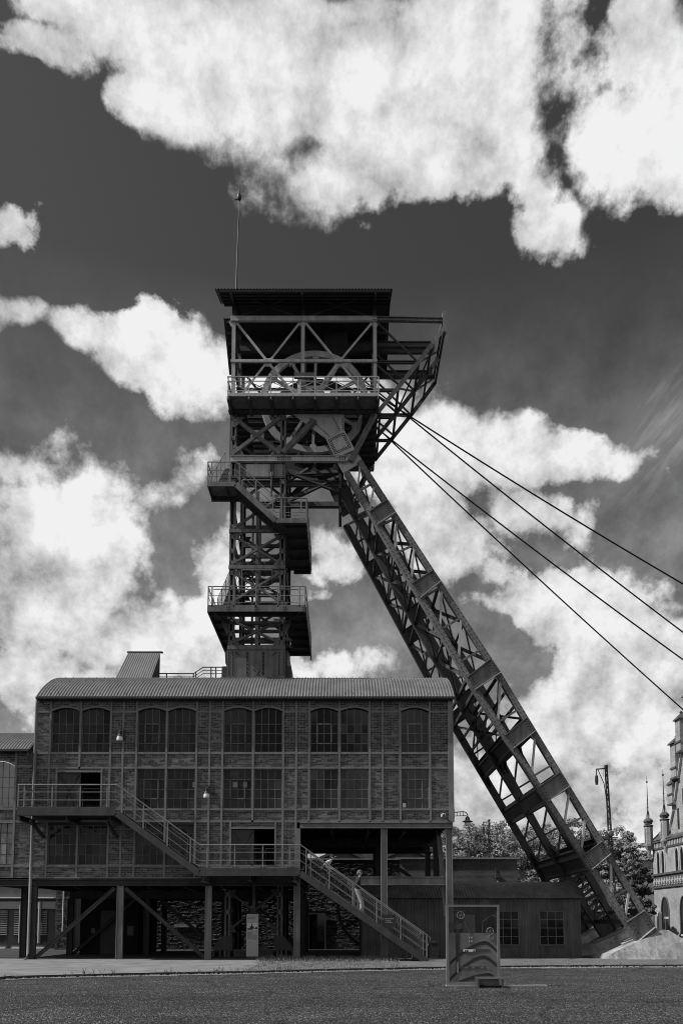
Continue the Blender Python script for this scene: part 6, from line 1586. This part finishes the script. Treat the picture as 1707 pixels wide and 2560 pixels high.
# ------------------------------------------------------------------ lamps and camera on the hall
def wall_lamp(u, v, ub, vb, label):
    l = thing('wall_lamp', label, 'lamp', 'lamps on the brick hall')
    Y = YF - .45; p = P(u, v, Y); a = V(P(ub, vb, YF - .04).x, YF - .04, P(ub, vb, YF).z)
    B('wall_plate', 'black_iron', l, 'box', a + V(-.03, -.02, -.35), a + V(.03, .0, .1))
    top = p + V(0, 0, .36)
    mb = MB(); mb.path([a + V(0, -.02, .05), V(a.x, YF - .25, a.z + .1), V(top.x, Y, a.z + .06), top], .014, 6); mb.build('bracket', 'black_iron', l)
    mb = MB(); mb.path([a + V(0, -.02, -.3), V(a.x, YF - .2, a.z - .1), V(top.x + .02, Y + .1, a.z)], .012, 6); mb.build('bracket_stay', 'black_iron', l)
    B('lamp_cap', 'black_iron', l, 'lathe', p + V(0, 0, .12), [(.12, 0), (.09, .05), (.06, .1), (.055, .22), (.03, .25)], 12)
    B('lamp_globe', 'lamp_white', l, 'lathe', p + V(0, 0, -.06), [(.03, -.01), (.12, 0), (.13, .06), (.115, .16), (.1, .175)], 14)
wall_lamp(300, 1848, 311, 1832, 'white shaded wall lamp between the upper arched windows of the hall')
wall_lamp(517, 1991, 523, 1972, 'white shaded wall lamp between the middle windows of the hall')
cl = thing('corner_lamp', 'dark lantern on a curved bracket at the right corner of the hall', 'lamp', 'lamps on the brick hall')
Yc = YF + .1; a = P(1133, 2031, Yc)
mb = MB(); mb.path([P(1133, 2031, Yc), P(1158, 2029, Yc), P(1164, 2031, Yc), P(1168, 2036, Yc), P(1168, 2045, Yc)], .022, 6); mb.build('bracket', 'black_iron', cl)
mb = MB(); mb.path([P(1133, 2040, Yc), P(1165, 2039, Yc)], .016, 6); mb.build('bracket_stay', 'black_iron', cl)
for u in (1142, 1150, 1157): B('bracket_bar', 'black_iron', cl, 'tube', P(u, 2030, Yc), P(u, 2040, Yc), .012, 5)
B('wall_plate', 'black_iron', cl, 'box', P(1131, 2048, Yc) - V(.0, .05, 0), P(1134, 2022, Yc) + V(.02, .05, 0))
p = P(1168, 2056, Yc); B('lamp_shade', 'black_iron', cl, 'lathe', p, [(.06, -.02), (.24, .03), (.1, .1), (.09, .2), (.04, .26)], 12); B('lamp_globe', 'lamp_white', cl, 'lathe', p + V(0, 0, -.08), [(.05, -.06), (.12, -.02), (.13, .05), (.1, .07)], 12)
cc = thing('security_camera', 'small white security camera under the right corner of the hall', 'security camera')
p = P(1108, 2041, YF - .2); B('body', 'lamp_white', cc, 'box', p + V(-.09, -.15, -.02), p + V(.07, .1, .1)); B('lens', 'black_iron', cc, 'lathe', p + V(.0, -.151, .02), [(.06, 0), (.055, .03), (.02, .035)], 10, (0, -1, 0)); B('arm', 'lamp_white', cc, 'beam', p + V(0, .05, .08), V(p.x, YF - .02, p.z + .14), .05, .05)

# ------------------------------------------------------------------ information stele under the hall
st = thing('info_stele', 'tall pale information stele standing in front of the tower feet', 'information board')
Ys = 32.2; a, b = P(615.5, 2391, Ys), P(646.5, 2285, Ys)
B('panel', 'sign_print', st, 'box', (a.x, Ys, a.z), (b.x, Ys + .08, b.z)); B('foot', 'sign_dark', st, 'box', (a.x, Ys + .01, 0), (b.x, Ys + .07, a.z))
W_, H_ = b.x - a.x, b.z - a.z
def pr(f0, f1, g0, g1, m, par=st, nm='print'): B(nm, m, par, 'box', (a.x + W_ * f0, Ys - .004, b.z - H_ * g1), (a.x + W_ * f1, Ys - .001, b.z - H_ * g0))
pr(.08, .9, .22, .37, 'sign_white', nm='picture'); 
for (f0, f1, g0, g1) in ((.1, .9, .33, .345), (.1, .55, .345, .37), (.42, .5, .23, .33), (.3, .62, .29, .33), (.75, .9, .31, .35)): B('picture_shape', 'sign_dark', st, 'box', (a.x + W_ * f0, Ys - .007, b.z - H_ * g1), (a.x + W_ * f1, Ys - .0045, b.z - H_ * g0))
for g in (.075, .105): pr(.08, .62 + g * .5, g, g + .012, 'sign_mid', nm='text_line')
for k in range(9): g = .43 + k * .018; pr(.08, .48, g, g + .009, 'sign_mid', nm='text_line')
for k in range(7): g = .49 + k * .018; pr(.55, .9, g, g + .009, 'sign_mid', nm='text_line')

# waste bin
wb = thing('waste_bin', 'black waste bin beside the foot of the stairs', 'bin')
a, b = P(1076, 2403, 31.5), P(1095, 2353, 31.5); B('body', 'black_iron', wb, 'box', (a.x, 31.5, 0), (b.x, 31.9, b.z - .06)); B('lid', 'sign_dark', wb, 'box', (a.x - .02, 31.48, b.z - .055), (b.x + .02, 31.92, b.z)); B('slot', 'dark_void', wb, 'box', (a.x + .05, 31.49, b.z - .2), (b.x - .05, 31.499, b.z - .12))

# ------------------------------------------------------------------ framed glass panel with a printed section of the mine
def build_panel():
    ip = thing('mine_panel', 'framed glass panel printed with a mine cross section standing on the asphalt', 'information panel')
    Y = 19.2; q = lambda u, v, y=Y: P(u, v, y)
    x0, x1, z0, z1 = q(1114.5, 2360).x, q(1248, 2360).x, q(1180, 2462).z, q(1180, 2262).z
    t = .065
    B('frame_post', 'aluminium', ip, 'box', (x0, Y - .05, 0), (x0 + t, Y + .05, z1)); B('frame_post', 'aluminium', ip, 'box', (x1 - t, Y - .05, 0), (x1, Y + .05, z1))
    B('frame_rail', 'aluminium', ip, 'box', (x0 + t, Y - .05, z1 - t * .8), (x1 - t, Y + .05, z1)); B('frame_rail', 'aluminium', ip, 'box', (x0 + t, Y - .05, z0), (x1 - t, Y + .05, z0 + t))
    gx0, gx1, gz0, gz1 = x0 + t, x1 - t, z0 + t, z1 - t * .8
    zm = q(1180, 2332).z
    B('pane', 'panel_glass', ip, 'box', (gx0, Y - .008, zm), (gx1, Y + .008, gz1)); B('printed_pane', 'panel_film', ip, 'box', (gx0, Y - .008, gz0), (gx1, Y + .008, zm))
    y = Y - .012
    def flat(name, m, pts, yy=y, par=ip): mb = MB(); mb.prism([V(q(u, v).x, yy, q(u, v).z) for u, v in pts], (0, .003, 0)); return mb.build(name, m, par)
    rect = lambda u0, v0, u1, v1: [(u0, v1), (u1, v1), (u1, v0), (u0, v0)]
    # coal seams: folded dark bands
    for (v_l, v_t, v_r, th, um) in ((2404, 2352, 2374, 9, 1212), (2444, 2388, 2410, 9, 1208), (2462, 2432, 2447, 8, 1222)):
        pts_t = []; pts_b = []
        for k in range(21):
            u = 1124 + (1241 - 1124) * k / 20
            f = (u - um) / (um - 1124) if u < um else (u - um) / (1241 - um)
            v = v_t + ((v_l - v_t) if u < um else (v_r - v_t)) * (abs(f) ** 1.6)
            if v > 2452: continue
            pts_t.append((u, v)); pts_b.append((u, min(v + th, 2454)))
        flat('coal_seam', 'black_iron', pts_t + pts_b[::-1])
    flat('shaft', 'black_iron', rect(1139.5, 2322, 1147.5, 2432), Y - .016)
    flat('shaft_cage', 'aluminium', rect(1141, 2405, 1146, 2432), Y - .02)
    flat('gallery', 'sign_dark', rect(1150, 2373, 1224, 2379), Y - .016); flat('gallery', 'sign_white', rect(1157, 2373.5, 1187, 2379), Y - .02); flat('gallery', 'sign_dark', rect(1150, 2416, 1214, 2422), Y - .016)
    for u in (1161, 1166, 1182): flat('gallery_mark', 'black_iron', rect(u, 2375, u + 3, 2379), Y - .024)
    for u in (1158, 1175, 1196, 1211): flat('gallery_mark', 'aluminium', rect(u + 4, 2417.5, u + 11, 2421), Y - .02)
    # little drawing of the tower, winding engine and house above ground
    flat('poster', 'sign_white', rect(1157, 2287, 1186, 2331.5), Y + .012)
    flat('drawn_hall', 'sign_dark', rect(1122, 2307, 1155, 2322), Y - .016)
    for uc, vc, r in ((1150.5, 2288, 9), (1224, 2328, 8.5), (1227, 2343, 6)):
        c = V(q(uc, vc).x, Y - .02, q(uc, vc).z); rr = r * Y / FPX; mb = MB()
        mb.path([c + V(rr * math.sin(a), 0, rr * math.cos(a)) for a in [2 * math.pi * k / 20 for k in range(21)]], .012, 5); w = mb.build('drawn_wheel', 'aluminium' if uc > 1200 else 'sign_mid', ip)
        for k in range(6): a = math.pi * k / 3 + .3; B('drawn_spoke', 'sign_mid', w, 'beam', c, c + V(rr * math.sin(a), 0, rr * math.cos(a)), .01, .01, (0, 1, 0))
    for (a_, b_, w) in (((1135, 2277), (1163, 2277), .03), ((1136, 2277), (1136, 2307), .025), ((1163, 2277), (1158, 2296), .025), ((1136, 2304), (1150, 2304), .03), ((1147, 2296), (1147, 2307), .02), ((1155, 2296), (1173, 2331), .05), ((1203, 2306), (1228, 2287), .05), ((1228, 2287), (1239, 2293), .05), ((1205, 2306), (1205, 2331), .02)):
        B('drawn_line', 'sign_dark', ip, 'beam', V(q(*a_).x, Y - .018, q(*a_).z), V(q(*b_).x, Y - .018, q(*b_).z), .006, w, (0, 0, 1) if a_[1] == b_[1] else (1, 0, .3))
    for u in (1171, 1177): 
        for v in (2345, 2354): flat('print_mark', 'sign_print', rect(u, v - 3, u + 2.5, v + 1), Y - .016)
    # concrete strip it stands on
    fs = q(1260, 2461); B('footing_strip', 'concrete', ip, 'box', (x0 - .02, Y - .12, -.01), (q(1366, 2461).x, Y + .1, .03))
    # metal step box at its foot
    bx = thing('step_box', 'low open metal box at the foot of the glass panel', 'box')
    c0, c1 = q(1193, 2440, Y - .45).x, q(1257, 2440, Y - .45).x; zt = .25
    B('top_edge', 'aluminium', bx, 'box', (c0, Y - .5, zt - .03), (c1, Y - .46, zt)); B('side', 'stringer', bx, 'box', (c0, Y - .5, 0), (c0 + .04, Y - .12, zt - .031)); B('side', 'stringer', bx, 'box', (c1 - .04, Y - .5, 0), (c1, Y - .12, zt - .031)); B('top_edge', 'aluminium', bx, 'box', (c0, Y - .16, zt - .03), (c1, Y - .12, zt)); B('back', 'sign_dark', bx, 'box', (c0 + .041, Y - .15, .0), (c1 - .041, Y - .13, zt - .031)); B('step_plate', 'dark_void', bx, 'box', (c0 + .041, Y - .455, 0), (c1 - .041, Y - .17, .05))
build_panel()

# ------------------------------------------------------------------ people on the stairs
def person(label, origin, joints, bones, mats, extra, scale=1.0, yaw=0.0):
    names = list(joints); idx = {n: i for i, n in enumerate(names)}
    me = bpy.data.meshes.new('person'); bm = bmesh.new(); sl = bm.verts.layers.skin.verify(); vv = []
    for n in names:
        x, y, z, r = joints[n]; v = bm.verts.new((x, y, z)); v[sl].radius = (r, r); v[sl].use_root = (n == 'pelvis'); vv.append(v)
    for a, b, _ in bones: bm.edges.new((vv[idx[a]], vv[idx[b]]))
    bm.to_mesh(me); bm.free()
    tmp = bpy.data.objects.new('person_tmp', me); COL.objects.link(tmp)
    m1 = tmp.modifiers.new('skin', 'SKIN'); m1.use_smooth_shade = True; m1.branch_smoothing = .3
    m2 = tmp.modifiers.new('sub', 'SUBSURF'); m2.levels = 2; m2.render_levels = 2
    dg = bpy.context.evaluated_depsgraph_get(); dg.update(); ev = bpy.data.meshes.new_from_object(tmp.evaluated_get(dg))
    bpy.data.objects.remove(tmp)
    ml = sorted(set(m for _, _, m in bones)); ev.materials.clear()
    for m in ml: ev.materials.append(MATS[m])
    segs = [(V(*joints[a][:3]), V(*joints[b][:3]), m) for a, b, m in bones]
    def near(p):
        best = None
        for a, b, m in segs:
            d = b - a; t = max(0, min(1, (p - a).dot(d) / d.length_squared)); q = (p - a - d * t).length
            if best is None or q < best[0]: best = (q, m)
        return best[1]
    for f in ev.polygons: f.material_index = ml.index(near(f.center)); f.use_smooth = True
    o = bpy.data.objects.new('person', ev); COL.objects.link(o); o.location = origin; o.scale = (scale,) * 3; o.rotation_euler = (0, 0, yaw)
    tag(o, label, 'person', 'visitors walking down the outside stairs')
    for nm, m, mb in extra: c = mb.build(nm, m, o, smooth=True)
    return o
def fingers(j, b, w, palm, d, side, m='skin'):
    """palm vertex palm beyond wrist w, four fingers and a thumb"""
    wx, wy, wz = j[w][:3]; px, py, pz = wx + d[0] * .07, wy + d[1] * .07, wz + d[2] * .07
    j[palm] = (px, py, pz, .03); b.append((w, palm, m))
    for k in range(4):
        o = (k - 1.5) * .018; n1, n2 = palm + 'f%da' % k, palm + 'f%db' % k; L = (.075, .088, .082, .064)[k]
        j[n1] = (px + d[0] * L * .55, py + o, pz + d[2] * L * .55, .0095); j[n2] = (px + d[0] * L * .8 + .005, py + o, pz + d[2] * L - .02, .008); b += [(palm, n1, m), (n1, n2, m)]
    j[palm + 't'] = (wx + d[0] * .07 + .02, wy + side * .045, wz + d[2] * .07, .010); b.append((palm, palm + 't', m))
def head_parts(hx, hz, hair='hair', cap=False):
    out = []
    mb = MB(); N = 12; vs = []; fs = []
    for i in range(7):
        th = math.pi * .62 * i / 6
        for k in range(N): a = 2 * math.pi * k / N; r = math.sin(th); vs.append((hx - .012 + .115 * r * math.cos(a) - .02 * (1 - math.cos(th)) * .5, .09 * r * math.sin(a), hz + .018 + .115 * math.cos(th) + (0.03 * math.cos(a) * (i / 6) if i > 2 else 0)))
    for i in range(6):
        for k in range(N): fs.append((i * N + k, i * N + (k + 1) % N, (i + 1) * N + (k + 1) % N, (i + 1) * N + k))
    mb.add(vs, fs); out.append(('cap' if cap else 'hair', hair, mb))
    for s in (-1, 1):
        e = MB(); e.lathe((hx + .088, s * .034, hz + .01), [(.012, -.004), (.013, .003), (.004, .008)], 6, (1, 0, 0)); out.append(('eye', 'black_iron', e))
        e = MB(); e.lathe((hx - .005, s * .085, hz - .005), [(.02, 0), (.026, .008), (.015, .014)], 8, (0, s, 0)); out.append(('ear', 'skin', e))
    e = MB(); e.beam((hx + .09, -.022, hz - .055), (hx + .09, .022, hz - .055), .012, .008); out.append(('mouth', 'hair', e))
    return out
def stair_z(x): 
    YN = YF - 1.55; B1 = P(750, 2177, YN).x; zB = P(U0, 2175, YN).z; xg = P(1068, 2410, YN).x
    n = int(round(zB / .175)); i = (x - B1) / (xg - B1) * n; return zB * (1 - (math.floor(i) + 1) / n)
YP_ = YF - 1.0
j = dict(pelvis=(0, 0, .95, .15), spine=(.02, 0, 1.12, .165), chest=(.05, 0, 1.33, .175), neck=(.09, 0, 1.5, .055), h0=(.115, 0, 1.57, .07), h1=(.125, 0, 1.65, .092), h2=(.12, 0, 1.73, .07), nose=(.235, 0, 1.635, .014),
    hl=(0, .1, .9, .1), kl=(.1, .11, .5, .095), al=(-.01, .11, .1, .08), fl=(.05, .11, .05, .045), tl=(.2, .11, .035, .035),
    hr=(.01, -.1, .9, .1), kr=(.2, -.11, .46, .095), ar=(.2, -.11, -.07, .08), fr=(.27, -.11, -.12, .045), tr=(.42, -.11, -.14, .035),
    sl=(.04, .18, 1.41, .07), el=(-.04, .24, 1.14, .052), wl=(.1, .23, .95, .034), sr=(.04, -.19, 1.41, .09), er=(-.03, -.26, 1.15, .07), wr=(.17, -.27, 1.02, .034))
b = [('pelvis', 'spine', 'cloth_black'), ('spine', 'chest', 'cloth_black'), ('chest', 'neck', 'cloth_black'), ('neck', 'h0', 'skin'), ('h0', 'h1', 'skin'), ('h1', 'h2', 'skin'), ('h1', 'nose', 'skin'),
    ('pelvis', 'hl', 'cloth_light'), ('hl', 'kl', 'cloth_light'), ('kl', 'al', 'cloth_light'), ('al', 'fl', 'cloth_white'), ('fl', 'tl', 'cloth_white'), ('pelvis', 'hr', 'cloth_light'), ('hr', 'kr', 'cloth_light'), ('kr', 'ar', 'cloth_light'), ('ar', 'fr', 'cloth_white'), ('fr', 'tr', 'cloth_white'),
    ('chest', 'sl', 'cloth_black'), ('sl', 'el', 'cloth_black'), ('el', 'wl', 'cloth_black'), ('chest', 'sr', 'cloth_black'), ('sr', 'er', 'cloth_black'), ('er', 'wr', 'cloth_black')]
fingers(j, b, 'wl', 'pl', (.5, 0, -.8), -1); fingers(j, b, 'wr', 'pr', (.8, 0, -.4), 1)
x = P(897, 2280, YP_).x - .08
person('walker in a black jacket and light patterned trousers on the lower stairs', V(x, YP_, stair_z(x) + .01), j, b, None, head_parts(.125, 1.65), 1.02)
j = dict(pelvis=(-.1, 0, .88, .14), spine=(-.03, 0, 1.03, .155), chest=(.08, 0, 1.2, .165), neck=(.2, 0, 1.33, .052), h0=(.24, 0, 1.385, .068), h1=(.27, 0, 1.455, .09), h2=(.285, 0, 1.53, .066), nose=(.375, 0, 1.42, .014),
    hl=(-.1, .1, .84, .1), kl=(.07, .11, .47, .075), al=(-.06, .11, .1, .05), fl=(-.01, .11, .05, .045), tl=(.15, .11, .035, .035),
    hr=(-.09, -.1, .84, .1), kr=(.12, -.11, .42, .075), ar=(.14, -.11, -.07, .05), fr=(.2, -.11, -.12, .045), tr=(.35, -.11, -.14, .035),
    sl=(.07, .18, 1.27, .068), el=(.04, .25, 1.02, .05), wl=(.2, .23, .9, .034), sr=(.07, -.19, 1.27, .085), er=(.02, -.26, 1.03, .065), wr=(.22, -.27, .97, .034))
W_ = 'cloth_white'
b = [('pelvis', 'spine', W_), ('spine', 'chest', W_), ('chest', 'neck', W_), ('neck', 'h0', 'skin'), ('h0', 'h1', 'skin'), ('h1', 'h2', 'skin'), ('h1', 'nose', 'skin'),
    ('pelvis', 'hl', 'cloth_black'), ('hl', 'kl', 'cloth_black'), ('kl', 'al', 'cloth_black'), ('al', 'fl', W_), ('fl', 'tl', W_), ('pelvis', 'hr', 'cloth_black'), ('hr', 'kr', 'cloth_black'), ('kr', 'ar', 'cloth_black'), ('ar', 'fr', W_), ('fr', 'tr', W_),
    ('chest', 'sl', W_), ('sl', 'el', W_), ('el', 'wl', 'skin'), ('chest', 'sr', W_), ('sr', 'er', 'hair'), ('er', 'wr', 'skin')]
fingers(j, b, 'wl', 'pl', (.6, 0, -.6), -1); fingers(j, b, 'wr', 'pr', (.8, 0, -.4), 1)
ex = head_parts(.27, 1.455, 'cloth_black', True)
mb = MB(); mb.prism([V(.35, -.07, 1.50), V(.45, -.05, 1.475), V(.475, 0, 1.47), V(.45, .05, 1.475), V(.35, .07, 1.50)], (0, 0, .012)); ex.append(('cap_brim', 'cloth_white', mb))
mb = MB(); mb.path([V(.1, -.15, 1.3), V(.16, -.02, 1.2), V(.0, .1, 1.0)], .022, 6); ex.append(('bag_strap', 'cloth_black', mb))
mb = MB(); mb.lathe(V(-.1, -.2, 1.0), [(.02, -.14), (.1, -.12), (.12, 0), (.1, .1), (.02, .12)], 8); ex.append(('bag', 'cloth_black', mb))
x = P(815, 2216, YP_).x
person('walker in a white top and cap bending forward higher up the stairs', V(x, YP_, stair_z(x) + .01), j, b, None, ex, .98)
